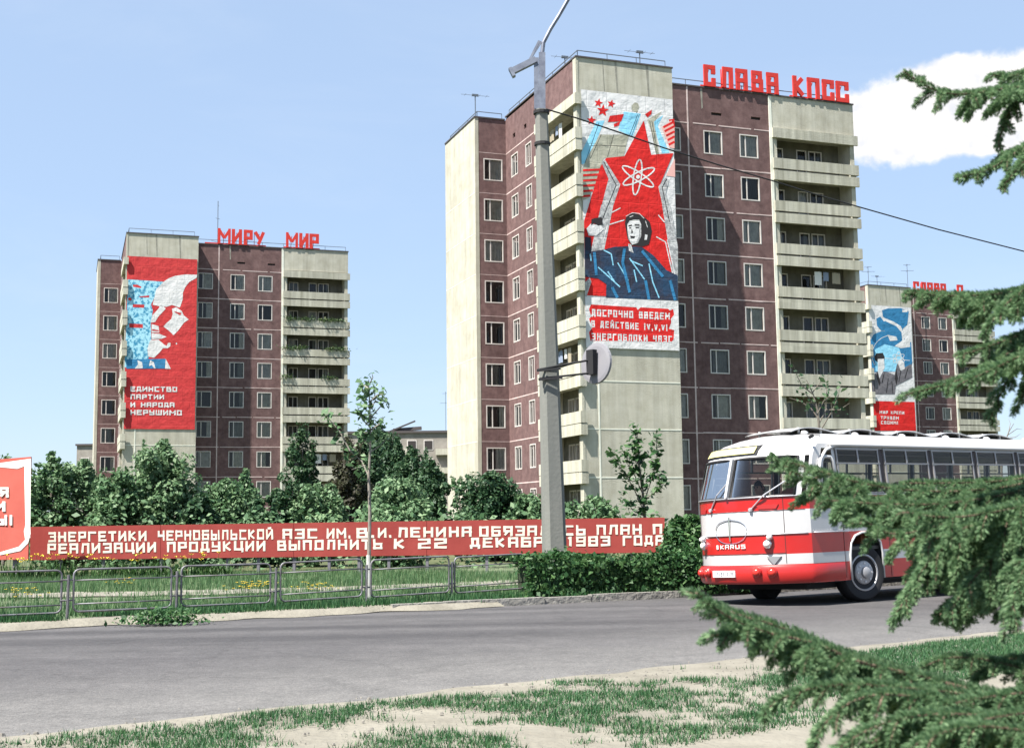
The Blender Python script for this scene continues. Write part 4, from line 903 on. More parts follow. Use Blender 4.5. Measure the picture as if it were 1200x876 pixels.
m = MB(); m.bar(LP(628.8, 128), LP(628.4, 68), .06, .1); m.bar(LP(635.4, 131), LP(635.2, 62), .09, .14); m.tube([LP(635.2, 64), LP(636.8, 50), LP(645, 34), LP(655, 18), LP(667, -3), LP(690, -42), LP(705, -60)], .045, 8); m.bar(LP(634, 49), LP(622, 68), .03, .05); m.bar(LP(620, 72), LP(632, 48), .035, .05)
m.build('steel_bracket', BRK, root)
m = MB(); a = Vector(LP(628, 70)); b2 = Vector(LP(600, 84)); m.bar(a, b2, .12, .13); m.bar(Vector(LP(597.6, 80.5)), Vector(LP(602.5, 90)), .16, .07); m.build('side_arm', BRK, root)
m = MB(); a = Vector(LP(700, -55)); m.lathe(a, (1, 0, -.15), [(.02, -.1), (.12, 0), (.17, .25), (.15, .5), (.04, .62)], 14); m.build('lamp_head', BRK, root)
m = MB()
for z_ in (pt_[2] - .06, pt_[2] - .75):
    c = ax * z_; m.lathe((c[0], 0, z_), (0, 0, 1), [(.165, -.03), (.175, -.03), (.175, .03), (.165, .03)], 12)
m.build('pole_band', BLACK, root)
# round sign seen from behind
sc_ = at(698.5, 425.5, YP); root2 = empty('round_sign', tuple(sc_), 0, 'round pale sign seen from behind, held out on two rods from the lamp post', 'road sign')
nn = Vector((.72, .62, -.05)).normalized(); SGN = mat('sign_back_paint', (0.189, 0.1848, 0.2058), 0.6, (0.2184, 0.2142, 0.231), 2)
m = MB(); m.lathe((0, 0, 0), nn, [(.36, -.03), (.43, -.02), (.44, .03), (.40, .05), (.2, .055)], 32); m.build('sign_disc', SGN, root2)
m = MB(); q = -nn * .1; m.bar(q + Vector((-.02, 0, -.25)), q + Vector((-.02, 0, .27)), .2, .12, up=nn); m.build('mount_box', BLACK, root2)
m = MB()
for (pa_, pb2) in (((630, 433), (689, 422)), ((632, 443.5), (691, 437))):
    a = Vector(at(*pa_, YP - .24) - sc_); b2 = Vector(at(*pb2, YP - .05) - sc_); m.tube([a, b2], .022, 6)
    a2 = Vector(at(pa_[0] - 1, pa_[1] + 1, YP - .28) - sc_); b3 = Vector(at(pa_[0] + 27, pa_[1] - 1.5, YP - .26) - sc_); m.bar(a2, b3, .035, .05)
m.build('rod', BLACK, root2)
# overhead cable
cps = [(640, 128, 26.5), (676, 138.5, 27), (728, 156, 27.7), (780, 174, 28.4), (843, 193.5, 29.2), (906, 212, 30), (950, 226, 30.6), (1005, 242, 31.4), (1100, 269, 32.6), (1210, 297, 34), (1330, 322, 35.6)]
m = MB(); m.tube([at(*c) for c in cps], .017, 6); tag(m.build('overhead_cable', BLACK), 'thin black cable hanging from the lamp post top towards the right', 'cable')
# ------------------------------------------------------------------ the bus
def paint(name, c, rough=.3, c2=None):
    m = mat(name, c, rough, c2, 3, spec=.5); b_ = m.node_tree.nodes['Principled BSDF']; b_.inputs['Coat Weight'].default_value = .35; b_.inputs['Coat Roughness'].default_value = .12; return m
BUSR = paint('bus_red_enamel', (0.434, 0.00744, 0.0062), .35, (0.3968, 0.00682, 0.0062)); BUSW = paint('bus_white_enamel', (0.5084, 0.5022, 0.5022), .35, (0.4712, 0.465, 0.465))
def dusty(m):
    t = m.node_tree; b = t.nodes['Principled BSDF']; src = b.inputs['Base Color'].links[0].from_socket
    tcn = t.nodes.new('ShaderNodeTexCoord'); sp = t.nodes.new('ShaderNodeSeparateXYZ'); t.links.new(tcn.outputs['Object'], sp.inputs[0])
    n = t.nodes.new('ShaderNodeTexNoise'); n.inputs['Scale'].default_value = 2.6; n.inputs['Detail'].default_value = 8; n.inputs['Roughness'].default_value = .7; t.links.new(tcn.outputs['Object'], n.inputs['Vector'])
    ma = t.nodes.new('ShaderNodeMath'); ma.operation = 'MULTIPLY_ADD'; ma.inputs[1].default_value = -1.5; t.links.new(n.outputs['Fac'], ma.inputs[0]); t.links.new(sp.outputs[2], ma.inputs[2])
    mr = t.nodes.new('ShaderNodeMapRange'); mr.interpolation_type = 'SMOOTHSTEP'; mr.inputs['From Min'].default_value = -.5; mr.inputs['From Max'].default_value = .75; mr.inputs['To Min'].default_value = .10; mr.inputs['To Max'].default_value = .015; t.links.new(ma.outputs[0], mr.inputs['Value'])
    mx = t.nodes.new('ShaderNodeMix'); mx.data_type = 'RGBA'; t.links.new(mr.outputs[0], mx.inputs['Factor']); t.links.new(src, mx.inputs['A']); mx.inputs['B'].default_value = (.11, .098, .08, 1); t.links.new(mx.outputs['Result'], b.inputs['Base Color'])
    r = t.nodes.new('ShaderNodeMapRange'); r.inputs['From Min'].default_value = .03; r.inputs['From Max'].default_value = .5; r.inputs['To Min'].default_value = .28; r.inputs['To Max'].default_value = .75; t.links.new(mr.outputs[0], r.inputs['Value']); t.links.new(r.outputs[0], b.inputs['Roughness'])
dusty(BUSR); dusty(BUSW)
PILL = mat('bus_window_pillar', (0.05, 0.04, 0.042), .6); CHROME = mat('chrome_trim', (0.75, 0.75, 0.76), .18, metal=1.0); ALU = mat('alloy_trim', (0.55, 0.54, 0.56), .35, metal=.6)
BGLASS = glassmat('bus_glass', (0.72, 0.72, 0.70), .7); UNDER = mat('underbody_black', (0.02, 0.02, 0.022), .85)
SEATM = mat('seat_leatherette', (0.323, 0.1054, 0.0595), .55, (0.238, 0.0765, 0.0476), 5)
AL = R(52.45)
tv = Vector((math.sin(AL), math.cos(AL), .009)).normalized(); lv_ = Vector((-math.cos(AL), math.sin(AL), -.032)); lv_ = (lv_ - tv * lv_.dot(tv)).normalized(); zv = tv.cross(lv_)
BO = Vector((4.838, 21.251, .012))
BM = Matrix(((tv.x, lv_.x, zv.x, BO.x), (tv.y, lv_.y, zv.y, BO.y), (tv.z, lv_.z, zv.z, BO.z), (0, 0, 0, 1))); BMI = BM.inverted()
bus = empty('passenger_bus', (0, 0, 0), 0, 'red and white banded passenger bus with a white roof driving along the road', 'bus'); bus.matrix_world = BM
WID, LEN = 2.5, 10.9
def wfront(s): return max(0., min(1., (.9 - s) / .75))
def wrear(s): return max(0., min(1., (s - (LEN - .9)) / .75))
DZ = [(0, 0, 0), (1.82, 0, 0), (2.5, .048, .22), (2.62, .062, .30), (2.70, .075, .40), (2.78, .15, .56), (2.86, .32, .80), (2.92, .56, 1.1), (2.955, .86, 1.45), (2.972, 1.22, 1.9)]
def insets(z):
    for (a, b2) in zip(DZ, DZ[1:]):
        if z <= b2[0] + 1e-9: f = (z - a[0]) / (b2[0] - a[0]); return a[1] + (b2[1] - a[1]) * f, a[2] + (b2[2] - a[2]) * f
    return DZ[-1][1:]
def bsurf(s, l, z):
    li, fi = insets(z); x = (l - WID/2) / (WID/2)
    l2 = WID/2 + x * (WID/2 - li)
    return Vector((s + wfront(s) * fi - wrear(s) * fi * .6, l2, z))
def fs(l): x = abs(l - 1.25) / 1.25; return .15 - .62 * (1 - x ** 2.6)
FL_ = [.03, .08, .16, .28, .45, .65, .85, 1.02, 1.195, 1.305, 1.48, 1.65, 1.85, 2.05, 2.22, 2.34, 2.42, 2.47]
WIN = [(.95, 2.15), (2.28, 3.60), (3.71, 5.03), (5.14, 6.46), (6.57, 7.87), (7.98, 9.28), (9.39, 10.3)]
DRV = (.44, .86)
WHEELS = (1.55, 7.15)
arch = {}
ss = {.15, .3, .44, .86}
for a, b2 in WIN: ss |= {a, b2}
for wc in WHEELS:
    for dx, h in ((-.44, None), (-.4399, .8), (-.40, 1.0), (-.28, 1.12), (-.1, 1.17), (.1, 1.17), (.28, 1.12), (.40, 1.0), (.4399, .8), (.44, None)):
        ss.add(round(wc + dx, 5)); arch[round(wc + dx, 5)] = h
near_s = sorted(x for x in ss if x <= LEN - .4) + [LEN - .4]
cont = [(s, 0.0) for s in reversed(near_s)] + [(fs(l), l) for l in FL_] + [(s, WID) for s in near_s]
rear = [(LEN - .2, WID - .03), (LEN - .06, WID - .15), (LEN, WID - .45), (LEN + .03, 1.25), (LEN, .45), (LEN - .06, .15), (LEN - .2, .03)]
cont += rear
LV = [.385, .55, .70, .87, 1.2, 1.6, 1.82, 2.5, 2.62, 2.70, 2.78, 2.86, 2.92, 2.955, 2.972]
def lower_clamp(s, l, z):
    h = arch.get(round(s, 5)) if l in (0.0, WID) else None
    return max(z, h) if h else z
def iswin(i):
    (s0, l0), (s1, l1) = cont[i], cont[(i+1) % len(cont)]
    if l0 == l1 and l0 in (0.0, WID):
        sm_ = (s0 + s1) / 2
        if any(a < sm_ < b2 for a, b2 in WIN): return 'side'
        if DRV[0] < sm_ < DRV[1]: return 'side'
    elif l0 not in (0.0, WID) and s0 < 1 and s1 < 1:
        lm = (l0 + l1) / 2
        if .16 < lm < 1.195 or 1.305 < lm < 2.34: return 'front'
        if lm < .08 or lm > 2.42: return 'quarter'
    elif l0 > .3 and l1 < 2.3 and s0 > LEN - 1: return 'front' if .4 < l1 < 2.1 else None
    return None
m = MB(); nC = len(cont); panes_front = []
idx = {}
def vid(i, j):
    k = (i % nC, j)
    if k not in idx:
        s, l = cont[i % nC]; z_ = lower_clamp(s, l, LV[j]); p = bsurf(s, l, z_); m.v.append(tuple(p)); idx[k] = m.n; m.n += 1
    return idx[k]
for j in range(len(LV) - 1):
    z0, z1 = LV[j], LV[j+1]; zm = (z0 + z1) / 2
    for i in range(nC):
        q = [vid(i, j), vid(i+1, j), vid(i+1, j+1), vid(i, j+1)]
        P_ = [Vector(m.v[k]) for k in q]
        if (P_[0] - P_[3]).length < 1e-5 and (P_[1] - P_[2]).length < 1e-5: continue
        wk = iswin(i); mi = 1
        if zm < .70: mi = 0
        elif zm < .87: mi = 1
        elif zm < 1.2: mi = 0
        elif zm < 1.6: mi = 1
        elif zm < 1.82: mi = 0
        elif zm < 2.62:
            side = cont[i][1] in (0.0, WID) and cont[(i+1) % nC][1] == cont[i][1]
            if wk and (zm < 2.5 or wk == 'side'): continue
            mi = 2 if side and cont[i][0] > .95 else 1
        m.f.append(tuple(q)); m.m.append(mi)
m.f.append(tuple(vid(i, len(LV) - 1) for i in range(nC))); m.m.append(1)
body = m.build('body', [BUSR, BUSW, PILL], bus, smooth=True)
body.data.set_sharp_from_angle(angle=R(32))
# roof gutter, belt moulding, arch rim
m = MB()
for lside in (0.0, WID):
    m.tube([bsurf(s, lside, 2.675) + Vector((0, -.035 if lside == 0 else .035, 0)) for s in np.linspace(.75, LEN - .3, 24)], .035, 6)
    m.tube([bsurf(.1, lside, 1.9) + Vector((0, -.01, 0)) if False else bsurf(.36, lside, zz) + Vector((dx, -.03 if lside == 0 else .03, 0)) for dx, zz in ((.0, 1.84), (.0, 2.2), (.03, 2.42), (.14, 2.58), (.34, 2.665), (.6, 2.68))], .03, 6)
m.build('roof_gutter', BUSW, bus, smooth=True)
m = MB()
for lside, o in ((0.0, -.012), (WID, .012)):
    for zz in (1.205, 1.82): m.tube([Vector((s, lside + o, zz)) for s in (.2, 1.1)] if zz < 1.5 else [bsurf(s, lside, zz) + Vector((0, o, 0)) for s in (.2, 5, LEN - .4)], .012, 5)
m.tube([Vector((fs(l) - .012, l, 1.825)) for l in FL_], .014, 5); m.tube([Vector((fs(l) - .01, l, 1.203)) for l in FL_], .010, 5)
m.build('trim_strip', ALU, bus, smooth=True)
for lside in (0.0, WID):
    for wc in WHEELS:
        m = MB(); sg = -1 if lside == 0 else 1
        pts = [Vector((wc + dx, lside + sg * .01, h or .385)) for dx, h in ((-.44, None), (-.44, .8), (-.40, 1.0), (-.28, 1.12), (-.1, 1.17), (.1, 1.17), (.28, 1.12), (.40, 1.0), (.44, .8), (.44, None))]
        m.tube(pts, .022, 6); m.build('wheel_arch', BUSW, bus, smooth=True)
# windscreen panes and side windows
def strip_part(name, m_, parent, pts_pairs):
    mm = MB(); mm.add([p for pr in pts_pairs for p in pr], [(2*i, 2*i+2, 2*i+3, 2*i+1) for i in range(len(pts_pairs) - 1)]); return mm.build(name, m_, parent, smooth=True)
for lo_, hi_ in ((.16, 1.195), (1.305, 2.34)):
    ls = [l for l in FL_ if lo_ - 1e-6 <= l <= hi_ + 1e-6]
    lowp = [bsurf(fs(l), l, 1.83) for l in ls]; hip = [bsurf(fs(l), l, 2.49) for l in ls]
    mm = MB(); loop = lowp + hip[::-1] + [lowp[0]]
    mm.tube(loop, .026, 6); f = mm.build('windscreen', BLACK, bus, smooth=True)
    strip_part('pane', BGLASS, f, list(zip(lowp, hip)))
for ls in ([.03, .08], [2.42, 2.47]):
    p0 = [bsurf(fs(l), l, 1.83) for l in ls]; p1 = [bsurf(fs(l), l, 2.49) for l in ls]; strip_part('corner_window', BGLASS, bus, list(zip(p0, p1)))
mm = MB(); mm.bar(bsurf(fs(1.25) - .02, 1.25, 1.83), bsurf(fs(1.25) - .02, 1.25, 2.5), .09, .05, up=(0, 1, 0)); mm.build('screen_pillar', BUSW, bus)
for lside in (0.0, WID):
    o = Vector((0, -.012 if lside == 0 else .012, 0))
    for a, b2 in WIN:
        g = lambda s, z_: bsurf(s, lside, z_) + o
        mm = MB(); e = .03
        for s_ in (a + e, b2 - e): mm.bar(g(s_, 1.84), g(s_, 2.61), .032, .03, up=(0, 1, 0))
        mid = (a + b2) / 2
        for z_ in (1.85, 2.36, 2.605): mm.bar(g(a, z_), g(b2, z_), .028, .03, up=(0, 1, 0))
        mm.bar(g(mid, 2.36), g(mid, 2.6), .04, .03, up=(0, 1, 0))
        f = mm.build('side_window', mat('window_alloy', (.28, .27, .275), .45, metal=.4), bus); mm = MB()
        mm.add([g(a + e, 1.85), g(b2 - e, 1.85), g(b2 - e, 2.6), g(a + e, 2.6)], [(0,1,2,3)]); mm.build('pane', BGLASS, f)
    a, b2 = DRV; mm = MB(); g = lambda s, z_: bsurf(s, lside, z_) + o
    fr = [(a, 1.84), (a + .02, 2.40), (a + .1, 2.47), (b2 - .1, 2.47), (b2 - .02, 2.40), (b2 + .05, 1.84)]
    mm.tube([g(*p) for p in fr], .035, 6); mm.bar(g(a, 1.85), g(b2, 1.85), .04, .03, up=(0,1,0)); f = mm.build('driver_window', BUSW, bus, smooth=True)
    mm = MB(); mm.add([g(a, 1.85), g(b2, 1.85), g(b2, 2.46), g(a, 2.46)], [(0,1,2,3)]); mm.build('pane', BGLASS, f)
# front fittings located on the curved nose
def bfront(px, py):
    d = BMI.to_3x3() @ Vector(ray(px, py)); c = BMI @ Vector(CAMP); s = -.3; l = 1.2; z_ = 1
    for _ in range(30):
        k = (s - c.x) / d.x; l = c.y + d.y * k; z_ = c.z + d.z * k; lc = min(max(l, .02), 2.48); s = .5 * s + .5 * bsurf(fs(lc), lc, z_).x
    return l, z_
def nose(l, z_, off=0.0): lc = min(max(l, .0), WID); p = bsurf(fs(lc), lc, z_); ds = (fs(min(lc + .02, WID)) - fs(max(lc - .02, 0))) / .04; n_ = Vector((-1, ds, -.0)).normalized(); return p + n_ * off, n_
m = MB()                                            # bumper: rounded red beam wrapped round the nose
bp_ = [(.40, .02), (.43, .04), (.52, .06), (.60, .06), (.66, .045), (.69, .03)]
path = [(.95, 0.0), (.5, 0.0), (.15, 0.0)] + [(fs(l), l) for l in FL_] + [(.15, WID), (.5, WID), (.95, WID)]
vs = []
for k, (s, l) in enumerate(path):
    a = Vector((*path[max(k-1, 0)], 0)); b2 = Vector((*path[min(k+1, len(path)-1)], 0)); d = (b2 - a).normalized(); n_ = Vector((-d.y, d.x, 0)) * 1
    if n_.x > .05 or (l < .01 and n_.y > 0) or (l > 2.49 and n_.y < 0): n_ = -n_
    tp = .25 if k in (0, len(path) - 1) else 1
    vs += [Vector((s, l, z_)) + n_ * (o * tp + .004) for z_, o in bp_]
q = len(bp_); m.add(vs, [(k*q+j, (k+1)*q+j, (k+1)*q+j+1, k*q+j+1) for k in range(len(path)-1) for j in range(q-1)]); m.build('bumper', BUSR, bus, smooth=True)
LENS = mat('headlamp_lens', (0.85, 0.80, 0.72), .12, spec=.8); REDL = mat('red_lamp_lens', (0.55, .03, .02), .2, spec=.7)
def lampset(px, py, r_, m_, name, rim=CHROME, mirror=True):
    l, z_ = bfront(px, py)
    for ll in ((l, WID - l) if mirror else (l,)):
        p, n_ = nose(ll, z_, .06 if z_ < .69 else 0.01)
        mm = MB(); mm.lathe(p, n_, [(r_ * 1.3, -.02), (r_ * 1.3, .03), (r_ * 1.05, .055)], 18); f = mm.build(name, rim, bus, smooth=False)
        mm = MB(); mm.lathe(p, n_, [(r_ * 1.02, .045), (r_ * .8, .075), (r_ * .35, .09)], 18); mm.build('lens', m_, f, smooth=True)
lampset(899.5, 637, .06, LENS, 'headlight'); lampset(902, 629, .042, LENS, 'indicator_lamp', ALU)
lampset(889, 670, .068, REDL, 'fog_lamp', BUSR); lampset(906, 670, .068, REDL, 'fog_lamp', BUSR)
# destination sign
ca, cb = bfront(832, 534), bfront(893, 521)
m = MB(); Lr, Zr = (cb[0], ca[0]), (2.575, 2.71); pts = []
for l_ in np.linspace(Lr[0] - .05, Lr[1] + .05, 9): pts += [nose(l_, Zr[0] - .015, .025)[0], nose(l_, Zr[1] + .015, .055)[0]]
m.add(pts, [(2*i, 2*i+2, 2*i+3, 2*i+1) for i in range(8)]); pts2 = [Vector(p) + Vector((.12, 0, 0)) for p in pts]; nb = len(pts); m.add(pts + pts2, [(0, 1, nb+1, nb), (nb-2, nb-1, 2*nb-1, 2*nb-2)] + [(2*i, 2*i+2, nb+2*i+2, nb+2*i) for i in range(8)] + [(2*i+1, 2*i+3, nb+2*i+3, nb+2*i+1) for i in range(8)])
f = m.build('destination_box', BLACK, bus)
m = MB(); pts = []
for l_ in np.linspace(Lr[0], Lr[1], 9): pts += [nose(l_, Zr[0] + .008, .04)[0], nose(l_, Zr[1] - .008, .068)[0]]
m.add(pts, [(2*i, 2*i+2, 2*i+3, 2*i+1) for i in range(8)]); m.build('destination_blind', mat('blind_yellow', (0.50, 0.47, 0.20), .5), f)
# winged emblem, badge lettering, plate, vents, wipers
m = MB(); cl, cz_ = bfront(856, 621)
for sgn, z_off, hgt in ((1, .0, .17), (-1, -.03, .20)):
    m.tube([nose(cl + .34 * math.cos(a), cz_ + z_off + sgn * hgt * math.sin(a) ** .8, .012)[0] for a in np.linspace(.02, math.pi - .02, 22)], .0065, 5)
m.bar(nose(cl, cz_ - .19, .02)[0], nose(cl, cz_ + .22, .02)[0], .028, .02, up=(1, 0, 0)); m.build('front_emblem', CHROME, bus)
m = MB(); la, za = bfront(839, 641); lb_, zb_ = bfront(875, 640.5)
for k, ch in enumerate('IKARUS'):
    l0 = la + (lb_ - la) * (k / 6 + .02); l1 = la + (lb_ - la) * ((k + .86) / 6)
    TLp, TRp, BLp2 = nose(l0, za + .035, .008)[0], nose(l1, za + .035, .008)[0], nose(l0, za - .035, .008)[0]
    put_text(m, ch, TLp, TRp, BLp2, nose(l0, za)[1], .006, 0, .9, .1, .17, .0005)
m.build('badge_lettering', mat('badge_pale', (.82, .7, .66), .4), bus)
lp, zp = bfront(852, 672)
m = MB(); pc = nose(lp, zp, .085)[0]; c = [pc + Vector((.0 + (.012 if dl > 0 else 0), dl, dz)) for dl, dz in ((.26, -.055), (-.26, -.055), (-.26, .055), (.26, .055))]; c2 = [p + Vector((.05, 0, 0)) for p in c]
m.add(c + c2, [(0,1,2,3),(7,6,5,4),(0,4,5,1),(1,5,6,2),(2,6,7,3),(3,7,4,0)]); f = m.build('licence_plate', PWHITE, bus)
m = MB(); e_ = (c[1] - c[0]); u_ = (c[3] - c[0]); put_text(m, '17-54 КХА', c[0] + e_ * .08 + u_ * .78, c[1] - e_ * .08 + u_ * .78, c[0] + e_ * .08 + u_ * .22, (-1, 0, 0), .004, .002, .7, .3, .16, .0005); m.build('plate_number', mat('plate_grey', (.3, .3, .32), .6), f)
for px, py, wd in ((898.5, 593.5, .16), (825, 600, .12)):
    l_, z_ = bfront(px, py); m = MB(); P_ = [nose(l_ + a, z_ + b2, .012)[0] for a, b2 in ((wd, .035), (-wd, .035), (-wd * .8, -.035), (wd * .8, -.035))]; P2 = [p + Vector((.03, 0, 0)) for p in P_]; m.add(P_ + P2, [(0,1,2,3),(0,4,5,1),(1,5,6,2),(2,6,7,3),(3,7,4,0)]); m.build('vent_flap', mat('bus_dark_red', (.32, .012, .012), .5), bus)
for (px, py), tip in (((880, 597), (921, 563)), ((834, 598), (857, 562))):
    l_, z_ = bfront(px, py); lt, zt_ = bfront(*tip); m = MB(); a = nose(l_, z_, .015)[0]; md = nose((l_*.55 + lt*.45), (z_*.5 + zt_*.5), .05)[0]; b2 = nose(lt, zt_, .03)[0]
    m.tube([a, md, b2], .012, 6); m.lathe(a, (-1, 0, 0), [(.035, -.01), (.03, .03)], 10); wp = m.build('wiper', ALU, bus)
l_, z_ = bfront(907, 656); m = MB(); P_ = [nose(l_ + a, z_ + b2, .02)[0] for a, b2 in ((.1, .06), (-.1, .06), (0, -.08))]; P2 = [p + Vector((.03, 0, 0)) for p in P_]; m.add(P_ + P2, [(0,1,2),(0,3,4,1),(1,4,5,2),(2,5,3,0)]); m.build('front_badge', mat('badge_grey', (.2, .21, .22), .4), bus)
SEAM = mat('panel_gap', (.05, .03, .03), .8)
m = MB()
for l_ in (.30, 2.20): m.tube([nose(l_, z_, .001)[0] for z_ in np.linspace(.72, 1.80, 12)], .0055, 4)
m.tube([nose(l_, .885, .001)[0] for l_ in np.linspace(.30, 2.20, 24)], .0055, 4); m.tube([nose(l_, 1.595, .001)[0] for l_ in np.linspace(.05, 2.45, 30)], .005, 4)
for s_ in (.98, 2.22, 3.66, 5.09, 6.52): m.tube([(s_, -.001, z_) for z_ in ((.40, 1.80) if s_ not in (.98,) else (.42, 1.80))], .0055, 4)
m.build('panel_gap', SEAM, bus)
m = MB()
for s_ in np.arange(.2, 1.08, .075): m.lathe((s_, -.001, 1.24), (0, -1, 0), [(.009, 0), (.006, .005)], 6)
for s_ in np.arange(2.1, 6.6, .15): m.lathe((s_, -.001, 1.24), (0, -1, 0), [(.009, 0), (.006, .005)], 6)
m.build('rivet', BUSW, bus)
# small side items on the front corner
m = MB(); m.lathe((.62, -.012, .54), (0, -1, 0), [(.05, -.01), (.045, .012)], 10); m.build('fuel_cap', mat('bus_dark_red', (.32, .012, .012)), bus)
m = MB(); m.lathe((.35, .05, 2.80), (0, -1, .3), [(.03, -.02), (.03, .06)], 8); m.build('roof_lamp', BLACK, bus)
# under-body, wheel wells, wheels
m = MB(); m.box((.35, .35, .26), (LEN - .4, WID - .35, .6)); m.box((.2, .12, .36), (1.05, WID - .12, .5)); m.box((2.1, .1, .34), (6.6, WID - .1, .5)); m.build('chassis', UNDER, bus)
m = MB()
for wc in WHEELS:
    m.box((wc - .46, .02, .45), (wc - .44, WID - .02, 1.24)); m.box((wc + .44, .02, .45), (wc + .46, WID - .02, 1.24)); m.box((wc - .46, .02, 1.2), (wc + .46, WID - .02, 1.24))
m.build('wheel_well', UNDER, bus)
def wheel(wc, l0, sgn, steer=0.0):
    o = Vector((wc, l0, .49)); axv = Vector((math.sin(steer) * sgn, sgn, 0)).normalized()
    mm = MB(); mm.lathe(o, axv, [(.30, -.14), (.45, -.14), (.485, -.10), (.49, -.04), (.49, .04), (.485, .10), (.45, .14), (.34, .15), (.31, .13)], 40); f = mm.build('wheel', BLACK, bus, smooth=True); f.data.set_sharp_from_angle(angle=R(40))
    mm = MB(); mm.lathe(o, axv, [(.315, .10), (.315, .145), (.29, .15), (.27, .11), (.22, .105), (.19, .15), (.10, .17), (.09, .21), (.05, .225)], 32); rm = mm.build('rim', mat('hub_alloy', (.42, .41, .42), .45, (.34, .33, .33), 6, metal=.45), f, smooth=True); rm.data.set_sharp_from_angle(angle=R(30))
    mm = MB()
    x_ = axv.orthogonal().normalized(); y_ = axv.cross(x_)
    for k in range(8): a = 2 * math.pi * k / 8; mm.lathe(o + axv * .125 + (x_ * math.cos(a) + y_ * math.sin(a)) * .155, axv, [(.018, -.02), (.018, .045)], 6)
    mm.build('wheel_nut', ALU, rm)
for wc in WHEELS: wheel(wc, .19, -1, R(10) if wc < 3 else 0); wheel(wc, WID - .19, 1, R(-10) if wc < 3 else 0)
# raised roof hatches
for a in (.66, 2.08, 3.50, 4.92, 6.36):
    m = MB(); b2 = a + 1.28; nn_ = 14; vs = []
    for i in range(nn_ + 1):
        f_ = i / nn_; s = a + (b2 - a) * f_; h = 2.955 + .01 +   .085 * (math.sin(math.pi * min(1, f_ ** .85)) ** 1.1) - .0 * f_
        for l_ in (.72, 1.25, 1.78): vs.append((s, l_, h + (.02 if l_ == 1.25 else 0)))
    m.add(vs, [(i*3+j, (i+1)*3+j, (i+1)*3+j+1, i*3+j+1) for i in range(nn_) for j in range(2)]); low = [(x_, y_, z_ - .016) for x_, y_, z_ in vs]; m.add(low, [(i*3+j+1, (i+1)*3+j+1, (i+1)*3+j, i*3+j) for i in range(nn_) for j in range(2)])
    nb = len(vs)
    for j in (0, 2): m.add([p for i in range(nn_ + 1) for p in (vs[i*3+j], low[i*3+j])], [(2*i, 2*i+2, 2*i+3, 2*i+1) for i in range(nn_)])
    for s_ in (a + .3, a + .9): m.bar((s_, .8, 2.94), (s_, .8, 3.05), .03, .03); m.bar((s_, 1.7, 2.94), (s_, 1.7, 3.05), .03, .03)
    m.build('roof_hatch', BUSW, bus)
m = MB()
for i in range(7): m.lathe((.9 + i * 1.4, .62, 2.925), (0, -.3, 1), [(.07, -.02), (.06, .03), (.02, .045)], 10)
m.build('roof_vent', BUSW, bus, smooth=True)
# interior
m = MB(); m.box((.45, .06, .88), (LEN - .4, WID - .06, .94)); m.box((-.1, .55, .88), (.45, WID - .55, .94)); m.build('cabin_floor', mat('cabin_floor', (.08, .075, .07), .8), bus)
sp = MB()
def seatback(mm, l0, l1, s0):
    n_ = 10; v_ = []
    for q in (0, .12):
        for i in range(n_ + 1):
            f_ = i / n_; l_ = l0 + (l1 - l0) * f_; top = 2.06 - .16 * abs(2 * ((f_ * 2) % 1 if 0 < f_ < 1 else f_) - 1) ** 2.5
            v_ += [(s0 + q, l_, 1.25), (s0 + q + .1, l_, top)]
    k = 2 * (n_ + 1); fcs = []
    for i in range(n_): fcs += [(2*i, 2*i+2, 2*i+3, 2*i+1), (k+2*i+1, k+2*i+3, k+2*i+2, k+2*i), (2*i+1, 2*i+3, k+2*i+3, k+2*i+1)]
    fcs += [(0, 1, k+1, k), (2*n_+1, 2*n_, k+2*n_, k+2*n_+1)]; mm.add(v_, fcs)
    mm.box((s0 - .42, l0, 1.25), (s0 + .05, l1, 1.38)); mm.box((s0 - .3, l0 + .1, .94), (s0 - .05, l1 - .1, 1.25))
first = None
for i in range(9):
    for l0 in (.14, 1.46):
        if first is None: mm = MB(); seatback(mm, .14, 1.04, 0); first = mm.build('seat', SEATM, bus); first.location = (2.05, 0, 0); continue
        c_ = first.copy(); COL.objects.link(c_); c_.parent = bus; c_.location = (2.05 + .93 * i, l0 - .14, 0)
mm = MB(); seatback(mm, 1.15, 1.62, 0); ds_ = mm.build('driver_seat', SEATM, bus); ds_.location = (.78, .05, -.28)
mm = MB(); mm.tube([(.27 + .05 * math.sin(a), 1.43 + .22 * math.cos(a), 1.62 + .18 * math.sin(a)) for a in np.linspace(0, 2 * math.pi, 25)], .014, 6, cap=False); mm.tube([(.28, 1.43, 1.62), (.12, 1.43, 1.2)], .02, 6); mm.tube([(.27, 1.22, 1.62), (.27, 1.64, 1.62)], .012, 5); mm.build('steering_wheel', BLACK, bus)
mm = MB()
for l_ in (.55, 1.95): mm.tube([(1.3, l_, 2.55), (LEN - .5, l_, 2.55)], .016, 6)
mm.build('grab_rail', ALU, bus)

